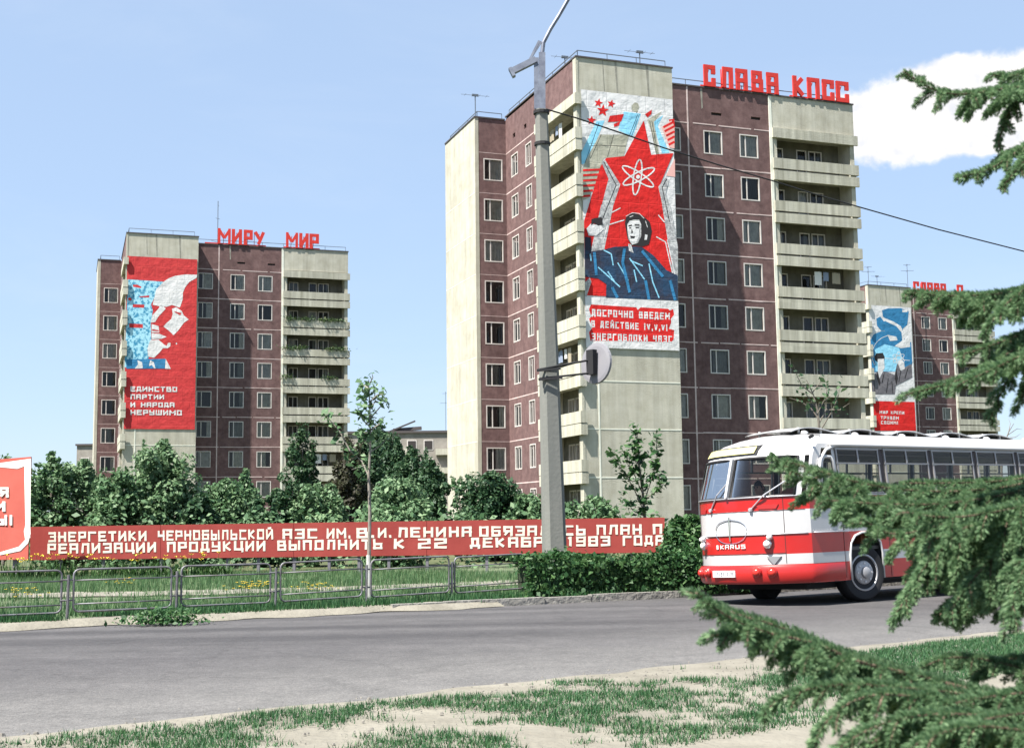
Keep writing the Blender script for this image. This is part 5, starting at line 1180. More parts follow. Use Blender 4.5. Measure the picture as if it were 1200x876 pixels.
# the person at the wheel: one skinned body, clothes and hair as children
def skin(name, joints, bones, m_, parent=None, lvl=2):
    me = bpy.data.meshes.new(name); names_ = list(joints); me.from_pydata([joints[k][0] for k in names_], [(names_.index(a), names_.index(b2)) for a, b2 in bones], [])
    o = bpy.data.objects.new(name, me); COL.objects.link(o)
    sk = o.modifiers.new('skin', 'SKIN'); su = o.modifiers.new('sub', 'SUBSURF'); su.levels = lvl; su.render_levels = lvl
    for i, k in enumerate(names_):
        v_ = me.skin_vertices[0].data[i]; v_.radius = (joints[k][1], joints[k][1]); v_.use_root = (i == 0)
    dg = bpy.context.evaluated_depsgraph_get(); ev = o.evaluated_get(dg); me2 = bpy.data.meshes.new_from_object(ev); o.modifiers.clear(); o.data = me2; me2.materials.clear(); me2.materials.append(m_)
    me2.polygons.foreach_set('use_smooth', [True] * len(me2.polygons)); bpy.data.meshes.remove(me)
    if parent: o.parent = parent
    return o
SKINM = mat('skin_tone', (.45, .27, .19), .6); SHIRT = mat('shirt_grey', (.30, .30, .31), .8); HAIR = mat('dark_hair', (.025, .018, .014), .6); TROU = mat('trousers_dark', (.04, .04, .05), .8)
per = empty('person', (0, 0, 0), 0, 'dark haired person sitting behind the bus windscreen in a grey shirt', 'person'); per.matrix_world = BM @ Matrix.Translation((.52, 1.43, .94))
J = {'pelvis': ((.10, 0, .36), .13), 'waist': ((.10, 0, .52), .125), 'chest': ((.09, 0, .72), .15), 'neck0': ((.07, 0, .88), .065), 'neck': ((.05, 0, .93), .055), 'head0': ((.03, 0, 1.0), .085), 'head1': ((.03, 0, 1.10), .095), 'crown': ((.045, 0, 1.17), .07)}
Bn = [('pelvis','waist'),('waist','chest'),('chest','neck0'),('neck0','neck'),('neck','head0'),('head0','head1'),('head1','crown')]
for sg, t_ in ((-1, 'a'), (1, 'b')):
    J.update({'sh'+t_: ((.08, sg*.19, .80), .07), 'el'+t_: ((-.06, sg*.27, .56), .048), 'wr'+t_: ((-.24, sg*.21, .70), .032), 'pa'+t_: ((-.29, sg*.20, .735), .036),
              'hip'+t_: ((.04, sg*.10, .33), .095), 'kn'+t_: ((-.34, sg*.13, .36), .065), 'an'+t_: ((-.36, sg*.13, .06), .045), 'toe'+t_: ((-.50, sg*.13, .03), .038)})
    Bn += [('chest','sh'+t_),('sh'+t_,'el'+t_),('el'+t_,'wr'+t_),('wr'+t_,'pa'+t_),('pelvis','hip'+t_),('hip'+t_,'kn'+t_),('kn'+t_,'an'+t_),('an'+t_,'toe'+t_)]
    for q in range(5):
        ln = (.045, .05, .055, .05, .04)[q]; dy = (q - 2) * .017 if q else sg * -.04
        J['f%d' % q + t_] = ((-.315 - (.0 if q == 0 else .008), sg*.20 + dy, .745 + (.0 if q == 0 else .012)), .010); J['g%d' % q + t_] = ((-.325 - ln * .35, sg*.20 + dy * 1.1, .735 - ln * .5), .008)
        Bn += [('pa'+t_, 'f%d' % q + t_), ('f%d' % q + t_, 'g%d' % q + t_)]
bdy = skin('body', J, Bn, SKINM, per)
Js = {k: (J[k][0], J[k][1] * 1.14 + .006) for k in ('pelvis', 'waist', 'chest', 'neck0', 'sha', 'shb', 'ela', 'elb')}
skin('shirt', Js, [('pelvis','waist'),('waist','chest'),('chest','neck0'),('chest','sha'),('chest','shb'),('sha','ela'),('shb','elb')], SHIRT, per)
Jt = {k: (J[k][0], J[k][1] * 1.12 + .006) for k in ('pelvis', 'hipa', 'hipb', 'kna', 'knb', 'ana', 'anb')}
skin('trousers', Jt, [('pelvis','hipa'),('pelvis','hipb'),('hipa','kna'),('hipb','knb'),('kna','ana'),('knb','anb')], TROU, per)
mm = MB(); vs = []; nu, nv_ = 14, 8
for j in range(nv_ + 1):
    ph = math.pi / 2 * j / nv_
    for i in range(nu): th = 2 * math.pi * i / nu; fx_ = math.cos(th); drop = -.085 * (1 if fx_ > -.35 else 0) * (math.cos(ph)) ; vs.append((.045 + .108 * math.cos(ph) * fx_, .1 * math.cos(ph) * math.sin(th), 1.115 + .105 * math.sin(ph) + drop))
mm.add(vs, [(j*nu+i, j*nu+(i+1) % nu, (j+1)*nu+(i+1) % nu, (j+1)*nu+i) for j in range(nv_) for i in range(nu)]); mm.build('hair', HAIR, per, smooth=True)
mm = MB()
for sg in (-1, 1): mm.lathe((-.058, sg * .034, 1.09), (-1, 0, 0), [(.012, -.01), (.011, .006), (.004, .010)], 8)
mm.build('eyes', BLACK, per)
mm = MB(); mm.add([(-.062, 0, 1.09), (-.098, 0, 1.047), (-.06, .017, 1.043), (-.06, -.017, 1.043)], [(0,1,2),(0,3,1),(1,3,2),(0,2,3)]); mm.box((-.062, -.024, 1.008), (-.05, .024, 1.018))
for sg in (-1, 1): mm.lathe((.04, sg * .088, 1.07), (0, sg, 0), [(.028, -.015), (.03, .006), (.012, .012)], 8)
mm.build('face_features', mat('skin_shadow', (.36, .19, .14), .6), per)

# ------------------------------------------------------------------ plants
BARK = mat('bark_grey', (0.112, 0.096, 0.08), .9, (0.192, 0.168, 0.144), 8, bump=.6, bscale=25, streak=True)
LF = {'mid': leafmat('foliage_mid', (0.045, 0.108, 0.042), (0.09, 0.17, 0.078), (0.165, 0.25, 0.125)), 'light': leafmat('foliage_light', (0.068, 0.138, 0.062), (0.12, 0.205, 0.1), (0.21, 0.30, 0.16)),
      'dark': leafmat('foliage_dark', (0.016, 0.05, 0.022), (0.032, 0.08, 0.034), (0.08, 0.14, 0.062)), 'purple': leafmat('foliage_plum', (0.0372, 0.0279, 0.0217), (0.0434, 0.0465, 0.0248), (0.0682, 0.0744, 0.0372)), 'hedge': leafmat('foliage_hedge', (0.016, 0.056, 0.016), (0.03, 0.088, 0.026), (0.085, 0.16, 0.055))}
def leaves(P, Nn, size, squash=.62, jit=.55):
    """diamond leaf faces at points P with preferred normals Nn."""
    n = len(P); nrm = Nn + rng.normal(0, jit, (n, 3)); nrm /= np.linalg.norm(nrm, axis=1)[:, None] + 1e-9
    a = rng.normal(size=(n, 3)); a -= nrm * (a * nrm).sum(1)[:, None]; a /= np.linalg.norm(a, axis=1)[:, None] + 1e-9
    b2 = np.cross(nrm, a); s_ = size * np.clip(rng.lognormal(-.05, .38, (n, 1)), .4, 1.9); a = a * s_; b2 = b2 * s_ * squash
    fold = nrm * s_ * .18
    return np.stack([P - a, P + b2 + fold, P + a, P - b2 + fold], 1).reshape(-1, 3)
def envelope(shape, h):
    if shape == 'bush': return math.sqrt(max(0, 1 - ((h - .42) / .62) ** 2)) if h < .98 else .12
    if shape == 'column': return .55 + .45 * math.sin(min(1, h * 1.15) * math.pi * .9) if h < .9 else max(.08, (1 - h) * 4)
    if shape == 'cone': return max(.06, (1.02 - h) ** .75) * (.9 if h > .06 else .6)
    return max(.05, 1 - abs(h - .5) * 1.2)
def crown_pts(H_, Rr, shape, n, clumps, lo=.06):
    C_ = []
    for i in range(clumps):
        h = lo + (1 - lo) * (i + rng.random()) / clumps; e = envelope(shape, h); rr = Rr * e * math.sqrt(rng.random()) * rng.uniform(.8, 1.06); th = rng.random() * 2 * math.pi
        C_.append((rr * math.cos(th), rr * math.sin(th), h * H_, Rr * rng.uniform(.12, .36) * (.5 + .5 * e)))
    C_ = np.array(C_); wt = C_[:, 3] ** 2; ids = rng.choice(len(C_), n, p=wt / wt.sum())
    d = rng.normal(size=(n, 3)); d /= np.linalg.norm(d, axis=1)[:, None]; rad = C_[ids, 3] * rng.uniform(.45, 1.08, n) ** .6
    P_ = C_[ids, :3] + d * rad[:, None] * np.array([1, 1, 1.05]); P_[:, 2] = np.clip(P_[:, 2], .05, None)
    return P_, d * .8 + np.array([0, 0, .5]), C_
def shrub(px, ytop, hw, Y, shape, n, kind, label, name='leafy_shrub', cat='shrub', group='bushes behind the slogan board', leaf=.085, clumps=70, spikes=6, lo=.06, zbase=0.0):
    top = at(px, ytop, Y); H_ = top[2] - zbase; Rr = 1.28 * hw / FPX * Y; base_ = at(px, 640, Y)
    root = empty(name, (base_[0], Y, zbase), 0, label, cat, group)
    P_, D_, C_ = crown_pts(H_ * .94, Rr, shape, n, clumps, lo)
    ex = [];
    for _ in range(spikes):                                    # upright shoots break the outline
        c = C_[int(len(C_) * rng.uniform(.55, 1))]; ln = H_ * rng.uniform(.06, .14); k = 26
        q = np.array([c[0], c[1], c[2] + c[3] * .5]) + np.array([rng.normal(0, .1), rng.normal(0, .1), 1]) * (rng.random((k, 1)) * ln); ex.append(q + rng.normal(0, .05, (k, 3)))
    if ex: E_ = np.concatenate(ex); E_ = E_[E_[:, 2] < H_ * 1.0]; P_ = np.concatenate([P_, E_]); D_ = np.concatenate([D_, np.tile([0, 0, .3], (len(E_), 1))])
    arr_mesh('crown', leaves(P_, D_, leaf), 4, LF[kind], root)
    m = MB(); tr_ = max(.035, .016 * H_); m.tube([(0, 0, -.1), (.03, .02, H_ * .35), (-.02, .03, H_ * .72)], [tr_, tr_ * .7, tr_ * .25], 7)
    for c in C_[:: max(1, len(C_) // 9)]: m.tube([(0, 0, min(c[2] * .45, H_ * .5)), (c[0] * .5, c[1] * .5, c[2] * .75), tuple(c[:3])], [tr_ * .45, tr_ * .3, tr_ * .12], 5)
    m.build('trunk', BARK, root)
    return root
SH = [ # px, ytop, halfwidth, Y, shape, n, kind, label
 (4, 527, 16, 47, 'column', 900, 'mid', 'slim leafy tree top peeping over the red billboard'),
 (58, 530, 26, 45, 'column', 3200, 'mid', 'tall leafy bush just right of the red billboard'),
 (98, 538, 30, 46, 'bush', 3200, 'light', 'pale leafy bush in front of the left side of the left block'),
 (137, 548, 28, 43, 'bush', 2600, 'mid', 'mid green bush in front of the bearded profile banner, left of the tallest bush there'),
 (189, 514, 36, 44, 'column', 6200, 'light', 'tallest bush under the red profile banner, reaching up to a ragged point'),
 (232, 578, 22, 43, 'bush', 1900, 'dark', 'low dark bush at the right foot of the profile banner wall'),
 (262, 560, 26, 46, 'bush', 2700, 'mid', 'rounded green bush before the first brown windows of the left block'),
 (287, 548, 18, 48, 'column', 1700, 'mid', 'narrow upright green bush before the middle of the left block'),
 (322, 572, 26, 44, 'bush', 2300, 'dark', 'low dark bush before the right brown windows of the left block'),
 (353, 494, 17, 62, 'column', 3600, 'dark', 'dark narrow tree rising before the balconies of the left block'),
 (372, 566, 28, 44, 'bush', 2600, 'light', 'light bush under the balconies of the left block'),
 (408, 512, 20, 54, 'column', 3400, 'purple', 'plum brown tree at the right edge of the left block'),
 (446, 488, 25, 66, 'column', 6200, 'dark', 'tallest dark tree in the gap between the two big blocks'),
 (484, 522, 25, 62, 'column', 4600, 'dark', 'second dark tree in the gap, before the distant grey house'),
 (510, 540, 17, 58, 'column', 2800, 'dark', 'dark tree tight against the cream side wall of the middle block'),
 (425, 503, 20, 60, 'column', 3600, 'dark', 'dark tree just right of the plum brown tree, behind the young roadside tree'),
 (466, 512, 22, 64, 'column', 3800, 'dark', 'dark tree tucked behind the tallest dark tree in the gap'),
 (463, 561, 36, 43, 'bush', 3600, 'light', 'pale sunlit bush behind the word ЛЕНИНА of the slogan board'),
 (540, 556, 14, 48, 'bush', 420, 'mid', 'thin see-through sapling before the cream side wall of the middle block'),
 (580, 553, 36, 47, 'bush', 4200, 'dark', 'dense dark bush at the left foot of the middle block'),
 (622, 578, 20, 46, 'bush', 1500, 'mid', 'green bush directly left of the lamp post'),
 (668, 588, 14, 46, 'bush', 900, 'mid', 'small bush directly right of the lamp post under the side balconies'),
 (700, 580, 24, 46, 'bush', 1500, 'mid', 'loose bush at the corner of the grey end wall'),
 (808, 604, 26, 33, 'bush', 3000, 'hedge', 'dark bush behind the hedge at the right end of the slogan board'),
]
for i, (px, yt, hw, Y_, sh_, n_, kd, lb) in enumerate(SH):
    shrub(px, yt, hw, Y_, sh_, int(n_ * 2.6), kd, lb, leaf=.07 if n_ > 1000 else .062, clumps=130 if n_ > 2500 else 75 if n_ > 1000 else 30, spikes=22 if n_ > 2500 else 9, name='leafy_tree' if sh_ == 'column' else 'leafy_shrub', cat='tree' if sh_ == 'column' else 'bush')
# low undergrowth behind the board so its top edge meets leaves
vs = []
for px in range(36, 780, 5):
    p = at(px, 630, 40.2 + rng.normal(0, .6)); P_ = np.array([p[0], p[1], .9]) + rng.normal(0, 1, (34, 3)) * np.array([.22, .4, .42]); P_[:, 2] = np.clip(P_[:, 2], .1, 1.95); vs.append(leaves(P_, np.tile([0, -.4, .7], (34, 1)), .075))
tag(arr_mesh('undergrowth', np.concatenate(vs), 4, LF['mid']), 'leafy undergrowth along the back of the slogan board', 'undergrowth', kind='stuff')

def twig_tree(name, label, cat, Y_, trunk, branches, kind, n_leaf, lsize, bark, r0, group=None, spread=.10, whitewash=None, base_z=0.0, leaf_from=.35):
    """young tree from measured stem lines; every line gets its depth so the crown has volume."""
    P3 = lambda pts, dy0=0., dy1=0.: [Vector(at(x, y, Y_ + dy0 + (dy1 - dy0) * i / max(1, len(pts) - 1))) for i, (x, y) in enumerate(pts)]
    tr = P3(trunk); tr[0].z = base_z; root = empty(name, tuple(tr[0]), 0, label, cat, group); o = tr[0].copy()
    m = MB(); n_ = len(tr); m.tube([p - o for p in tr], [r0 * (1 - .8 * i / (n_ - 1)) for i in range(n_)], 8); lines = [tr[int(n_ * leaf_from):]]
    for k, b_ in enumerate(branches):
        L_ = P3(b_, 0, random.uniform(-.5, .5)); m.tube([p - o for p in L_], [r0 * .38 * (1 - .75 * i / (len(L_) - 1)) for i in range(len(L_))], 5); lines.append(L_[len(L_) // 3:])
    m.build('trunk', bark, root)
    if n_leaf:
        vs = []; tot_ = sum((a - b2).length for l_ in lines for a, b2 in zip(l_, l_[1:])) + 1e-6
        for l_ in lines:
            for a, b2 in zip(l_, l_[1:]):
                k = max(1, int(n_leaf * (b2 - a).length / tot_)); f = rng.random((k, 1)); q = np.array(a - o) + f * np.array(b2 - a); cl_ = np.round(f * 3) / 3; q = np.array(a - o) + (cl_ * .6 + f * .4) * np.array(b2 - a)
                vs.append(leaves(q + rng.normal(0, spread, (k, 3)), np.tile([0, -.2, .8], (k, 1)), lsize))
        arr_mesh('crown', np.concatenate(vs), 4, LF[kind], root)
    return root
YT = 24.3
twig_tree('young_tree', 'slender young roadside tree with a whitewashed foot and sparse leafy top', 'tree', YT, [(432, 708), (432.5, 650), (433.5, 600), (432, 560), (434, 520), (433.5, 480), (432, 445)],
  [[(433, 560), (424, 540), (410, 528), (396, 515)], [(433, 550), (428, 545), (412, 550)], [(433, 530), (445, 522), (452, 515)], [(434, 500), (425, 492), (419, 476)], [(434, 490), (446, 476), (455, 466)], [(433, 478), (426, 470), (418, 462)], [(434, 470), (443, 462), (449, 462)], [(432, 455), (425, 450), (419, 452)], [(433, 450), (437, 442), (436, 438)], [(433, 505), (447, 495), (449, 488)], [(432, 520), (424, 512), (420, 500)], [(410, 528), (398, 505), (385, 490), (380, 484)], [(433, 480), (440, 470), (437, 450)]],
  'mid', 330, .065, mat('young_bark', (.16, .14, .12), .9, (.26, .235, .2), 9), .042, spread=.075, leaf_from=.62)
ww_ = at(432, 700, YT); m = MB(); m.tube([(ww_[0], YT - .002, .0), tuple(at(432, 650, YT))], [.047, .042], 8); o_ = m.build('whitewash', mat('whitewash', (0.5625, 0.555, 0.525), .9, (0.45, 0.435, 0.3975), 6)); pt_tree = [o2 for o2 in bpy.data.objects if o2.name == 'young_tree'][0]; o_.parent = pt_tree; o_.matrix_parent_inverse = Matrix.Translation(-pt_tree.location)
twig_tree('young_tree', 'leafy sapling standing before the grey end wall right of the lamp post', 'tree', 38.5, [(757, 660), (756, 610), (753, 575), (749, 545), (747, 520), (746, 498)],
  [[(755, 600), (742, 570), (732, 555), (717, 532)], [(754, 590), (764, 560), (770, 540), (769, 508)], [(753, 578), (740, 548), (728, 524)], [(754, 585), (766, 578), (773, 572), (773, 555)], [(750, 550), (745, 535), (741, 520)], [(756, 605), (742, 598), (730, 580)], [(749, 545), (757, 535), (760, 530)]],
  'hedge', 700, .085, BARK, .055, spread=.09, leaf_from=.3)
twig_tree('bare_tree', 'nearly bare tree with a few leaves showing above the bus roof', 'tree', 48, [(962, 640), (961, 540), (960, 500), (958, 480), (953, 462), (945, 445)],
  [[(959, 490), (950, 478), (938, 470), (925, 466)], [(958, 485), (965, 470), (975, 462)], [(953, 462), (940, 452), (934, 440), (930, 428)], [(957, 478), (945, 462), (935, 458)], [(960, 496), (968, 480), (969, 450), (971, 437)], [(961, 505), (975, 482), (982, 465), (986, 448)], [(968, 480), (984, 480), (996, 472)], [(952, 460), (958, 452), (962, 447)]],
  'dark', 110, .09, BARK, .07, spread=.16, leaf_from=.75)
twig_tree('bare_tree', 'bare twiggy tree against the sky beyond the bus at the right', 'tree', 52, [(1172, 640), (1174, 545), (1177, 520), (1182, 506), (1188, 496)],
  [[(1177, 518), (1168, 508), (1166, 500)], [(1180, 510), (1192, 502), (1198, 503)], [(1182, 506), (1184, 496), (1182, 490)], [(1179, 513), (1190, 512), (1196, 508)]], 'dark', 0, .08, BARK, .05)

# clipped hedge
ha, hb = fpt(622, 702), fpt(905, 692); hd = (hb - ha).normalized(); hn = Vector((-hd.y, hd.x)); HL = (hb - ha).length; HH, HD = .66, 1.15
root = empty('clipped_hedge', (ha.x, ha.y, 0), math.atan2(hd.y, hd.x), 'dense clipped green hedge behind the kerb between the fence and the bus', 'hedge')
nh = 15000; u_ = rng.random(nh) * HL; f = rng.random(nh); dep = rng.random(nh)
bumpf = lambda u, v: .10 * np.sin(u * 2.3) + .07 * np.sin(u * 5.1 + v * 3) + .05 * np.sin(u * 11.7 + v * 7)
side = f < .62
P_ = np.where(side[:, None], np.stack([u_, .06 - .5 * bumpf(u_, dep * HH) + rng.normal(0, .05, nh), dep ** .9 * HH], 1), np.stack([u_, dep * HD, HH + bumpf(u_, dep) + rng.normal(0, .035, nh)], 1))
D_ = np.where(side[:, None], np.array([0, -1., .35]), np.array([0, 0, 1.]))
e_ = rng.random(nh) < .05; P_[e_, 0] = np.where(rng.random(e_.sum()) < .5, rng.normal(0, .05, e_.sum()), HL)
up_ = rng.random(nh) < .05; P_[up_, 2] += np.where(P_[up_, 2] > HH * .8, rng.random(up_.sum()) * .14, 0)
arr_mesh('foliage', leaves(P_, D_, .042, jit=.7), 4, LF['hedge'], root)
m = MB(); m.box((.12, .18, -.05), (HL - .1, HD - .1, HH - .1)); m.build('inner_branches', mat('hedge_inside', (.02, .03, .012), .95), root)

# yellow day lilies along the board
LILY = leafmat('lily_leaves', (0.024, 0.064, 0.016), (0.04, 0.096, 0.024), (0.08, 0.144, 0.048)); YEL = mat('yellow_petal', (0.576, 0.4, 0.024), .6, (0.64, 0.496, 0.048), 20)
def blade(base, d, ln, wd, bend, k=4):
    out = []; d = np.array(d); pr = None; side_ = np.array([-d[1], d[0], 0]); 
    for i in range(k + 1):
        f = i / k; c = base + np.array([d[0] * bend * f * f, d[1] * bend * f * f, ln * (f - .35 * bend / max(ln, .01) * f * f)]); w_ = wd * (1 - f) ** .7 + .002
        out.append((c - side_ * w_, c + side_ * w_))
    v_ = []
    for a, b2 in zip(out, out[1:]): v_ += [a[0], a[1], b2[1], b2[0]]
    return v_
lil = [(-12, 0), (8, 1), (22, 2), (38, 1), (52, 2), (66, 2), (84, 1), (101, 1), (118, 0), (128, 2), (146, 0), (161, 2), (176, 0), (189, 1), (208, 2), (224, 0), (233, 2), (250, 1), (264, 0)]
words_ = {-12: 'at the left picture edge', 8: 'under the white curve of the billboard', 22: 'under the lower right of the billboard', 38: 'under the joint of billboard and slogan board', 52: 'under the first letter of the lower line', 66: 'under the second letter of the lower line'}
for i, (px, nf) in enumerate(lil):
    p = at(px, 660, 35.2 + .25 * math.sin(i * 2.1)); base_ = np.array([p[0], p[1], 0])
    lb = 'yellow flowering lily clump below the slogan board' if nf else 'leafy lily clump without blossoms below the slogan board'
    root = empty('lily_clump', tuple(base_), 0, words_.get(px) and (lb.split(' below')[0] + ' ' + words_[px]) or (lb + ', ' + ('%s' % ('near the first fence panels' if px < 200 else 'towards the end of the lily row'))), 'flower', 'lilies below the slogan board')
    vs = []
    for _ in range(34): a = rng.random() * 6.283; vs += blade(np.array([rng.normal(0, .12), rng.normal(0, .08), 0]), (math.cos(a), math.sin(a)), rng.uniform(.32, .60), .028, rng.uniform(.08, .32))
    arr_mesh('lily_leaves', np.array(vs), 4, LILY, root)
    if nf:
        vs = []; st = MB()
        for _ in range(nf * 2):
            x, y = rng.normal(0, .16), rng.normal(0, .1); h_ = rng.uniform(.50, .70); st.tube([(x * .4, y * .4, 0), (x, y, h_)], .006, 4)
            for k in range(6):
                a = k * 1.047 + rng.random(); d = np.array([math.cos(a), math.sin(a), .6]); c = np.array([x, y, h_]); sd = np.array([-d[1], d[0], 0]) * .025; vs += [c, c + d * .05 + sd, c + d * .085, c + d * .05 - sd]
        st.build('stems', LILY, root); arr_mesh('blossoms', np.array(vs), 4, YEL, root)
for px, py, n_, lb in ((26, 705, 8, 'small yellow wildflowers in the lawn nearest the left picture edge'), (150, 690, 5, 'few yellow wildflowers in the lawn behind the second fence panel'), (291, 697, 16, 'largest patch of yellow wildflowers in the lawn behind the third fence panel'), (366, 698, 9, 'yellow wildflowers in the lawn left of the young tree')):
    p = gnd(px, py); root = empty('wildflowers', tuple(p), 0, lb, 'flower', 'yellow wildflowers in the lawn'); vs = []; st = MB()
    for _ in range(n_ * 3):
        x, y = rng.normal(0, .22), rng.normal(0, .15); h_ = rng.uniform(.12, .28); st.tube([(x, y, 0), (x + .01, y, h_)], .004, 4); a0 = rng.random() * 6
        for k in range(5): a = a0 + k * 1.257; d = np.array([math.cos(a), math.sin(a), .35]); c = np.array([x, y, h_]); sd = np.array([-d[1], d[0], 0]) * .014; vs += [c, c + d * .025 + sd, c + d * .04, c + d * .025 - sd]
    st.build('stems', LILY, root); arr_mesh('blossoms', np.array(vs), 4, YEL, root)

# grass
GR = {'lawn': leafmat('grass_lawn', (0.045, 0.11, 0.04), (0.08, 0.16, 0.066), (0.17, 0.235, 0.115), .35), 'verge': leafmat('grass_verge', (0.018, 0.07, 0.024), (0.03, 0.1, 0.036), (0.07, 0.14, 0.052), .3)}
def tufts(C_, nb, hmin, hmax, wd, spread, lean=.5):
    n = len(C_) * nb; c = np.repeat(C_, nb, 0) + np.concatenate([rng.normal(0, spread, (n, 2)), np.zeros((n, 1))], 1); a = rng.random(n) * 6.283; h_ = rng.uniform(hmin, hmax, n)
    d = np.stack([np.cos(a), np.sin(a)], 1); s_ = np.stack([-d[:, 1], d[:, 0], np.zeros(n)], 1) * (wd * rng.uniform(.6, 1.3, n))[:, None]
    tip = c + np.concatenate([d * (h_ * lean * rng.random(n))[:, None], h_[:, None]], 1)
    return np.stack([c - s_, c + s_, tip], 1).reshape(-1, 3)
# lawn behind the fence
C_ = []
while len(C_) < 9000:
    f = rng.random(); base_ = F0.lerp(F1_, rng.uniform(-.55, 1.15)); q = base_ + nrmR * (rng.uniform(.8, 17))
    if q.y > 37.5: continue
    w_ = mnoise.noise(Vector((q.x * .6, q.y * .6, 9)))
    dpath = min(abs((Vector((q.x, q.y)) - a).dot(Vector((-(b2 - a).y, (b2 - a).x)).normalized())) for a, b2 in ((pa[1], pa[3]), (pa[3], pa[5])))
    if dpath < 1.0 and rng.random() < .82: continue
    if w_ < -.35 and rng.random() < .6: continue
    C_.append((q.x, q.y, .0))
tag(arr_mesh('lawn_grass', tufts(np.array(C_), 7, .08, .24, .010, .10), 3, GR['lawn']), 'uneven grass of the lawn behind the fence', 'grass', kind='stuff')
# strip between kerb and fence
C_ = []
while len(C_) < 3200:
    q = F0.lerp(F1_, rng.uniform(-.5, 1.1)) + nrmR * rng.uniform(.12, 1.5); w_ = mnoise.noise(Vector((q.x * .9, q.y * .9, 4)))
    if w_ > -.22: C_.append((q.x, q.y, .02))
tag(arr_mesh('verge_grass', tufts(np.array(C_), 9, .04, .16, .009, .07), 3, GR['verge']), 'thin grass growing along the kerb below the fence', 'grass', kind='stuff')
# near side of the road
C_ = []; tries = 0
while len(C_) < 15000 and tries < 300000:
    tries += 1
    f = rng.uniform(-.55, 1.35); d_ = rng.uniform(.18, 3.3); q = N0.lerp(N1, f) - nrmR * d_
    if q.y < 7.6 and d_ > 2.2: continue
    w_ = mnoise.fractal(Vector((q.x * 1.15, q.y * 1.9, 2.2)), 1.0, 2.1, 4) * .75 + .55 * mnoise.noise(Vector((q.x * 5.5, q.y * 7.5, 1)))
    if q.x > 3.0: ok = .42 + .18 * w_ < d_ < 2.6 and w_ > -.55
    else:
        bare = .28 + .62 / (1 + math.exp(-(q.x - .3) * 2.2))         # bare sand widens towards the middle
        ok = w_ > (.40 if d_ < bare else -.02) and d_ > .2
    if ok: C_.append((q.x, q.y, .03))
tag(arr_mesh('roadside_grass', tufts(np.array(C_), 9, .012, .055, .0045, .045, 1.1), 3, GR['verge']), 'patchy short grass on the sandy near side of the road', 'grass', kind='stuff')
PEB = mat('pebble_stone', (.10, .095, .085), .9, (.24, .22, .19), 30)
m = MB(); k = 0
while k < 1500:
    d_ = abs(rng.normal(0, 1.0)) - .35 if k % 3 else rng.uniform(.1, 3.0)
    q = N0.lerp(N1, rng.uniform(-.5, 1.35)) - nrmR * d_; zz = .03 if d_ > .15 else .004; r_ = float(np.clip(rng.lognormal(-4.75, .5), .004, .035))
    a0 = rng.random() * 6.28; vs = [(q.x + r_ * math.cos(a0 + i * 1.257) * rng.uniform(.7, 1.2), q.y + r_ * math.sin(a0 + i * 1.257) * rng.uniform(.7, 1.2), zz - .003) for i in range(5)]
    vs += [(q.x + (x - q.x) * .6, q.y + (y - q.y) * .6, zz + r_ * rng.uniform(.5, .8)) for x, y, _ in vs]
    m.add(vs, [(i, (i+1) % 5, 5 + (i+1) % 5, 5 + i) for i in range(5)] + [(5, 6, 7, 8, 9)]); k += 1
tag(m.build('pebbles', PEB), 'loose pebbles on the sandy near verge', 'pebbles', kind='stuff')
p = gnd(190, 729); root = empty('weed_clump', (p[0], p[1], .0), 0, 'low bushy weed clump at the road edge below the fence', 'weed'); P_ = rng.normal(0, 1, (900, 3)) * np.array([.30, .15, .10]); P_[:, 2] = np.abs(P_[:, 2]) - .01
arr_mesh('weed_leaves', leaves(P_, np.tile([0, -.2, .8], (900, 1)), .032), 4, LF['hedge'], root)

# ------------------------------------------------------------------ the spruce at the right
NEED = leafmat('spruce_needles', (.064, .130, .062), (.125, .220, .105), (.25, .36, .195), .38, .6)
SBARK = mat('spruce_bark', (0.104, 0.068, 0.048), .9, (0.16, 0.112, 0.084), 20, bump=.5, bscale=60)
TX, TY = 2.35, 3.35
spruce = empty('spruce_tree', (TX, TY, 0), 0, 'spruce with hanging needle branches reaching in from the right close to the camera', 'tree')
m = MB(); m.tube([(0, 0, -.2), (.02, .01, 1.5), (.0, .03, 3.2), (.02, 0, 5.2)], [.16, .13, .09, .02], 12); m.build('trunk', SBARK, spruce)
OFF = Vector((TX, TY, 0))
def resample(P_, step):
    out = [P_[0]]; 
    for a, b2 in zip(P_, P_[1:]):
        n_ = max(1, int((b2 - a).length / step)); out += [a.lerp(b2, (i + 1) / n_) for i in range(n_)]
    return out
def smoothline(P_):
    for _ in range(2):
        Q = [P_[0]]
        for a, b2 in zip(P_, P_[1:]): Q += [a.lerp(b2, .25), a.lerp(b2, .75)]
        P_ = Q + [P_[-1]]
    return P_
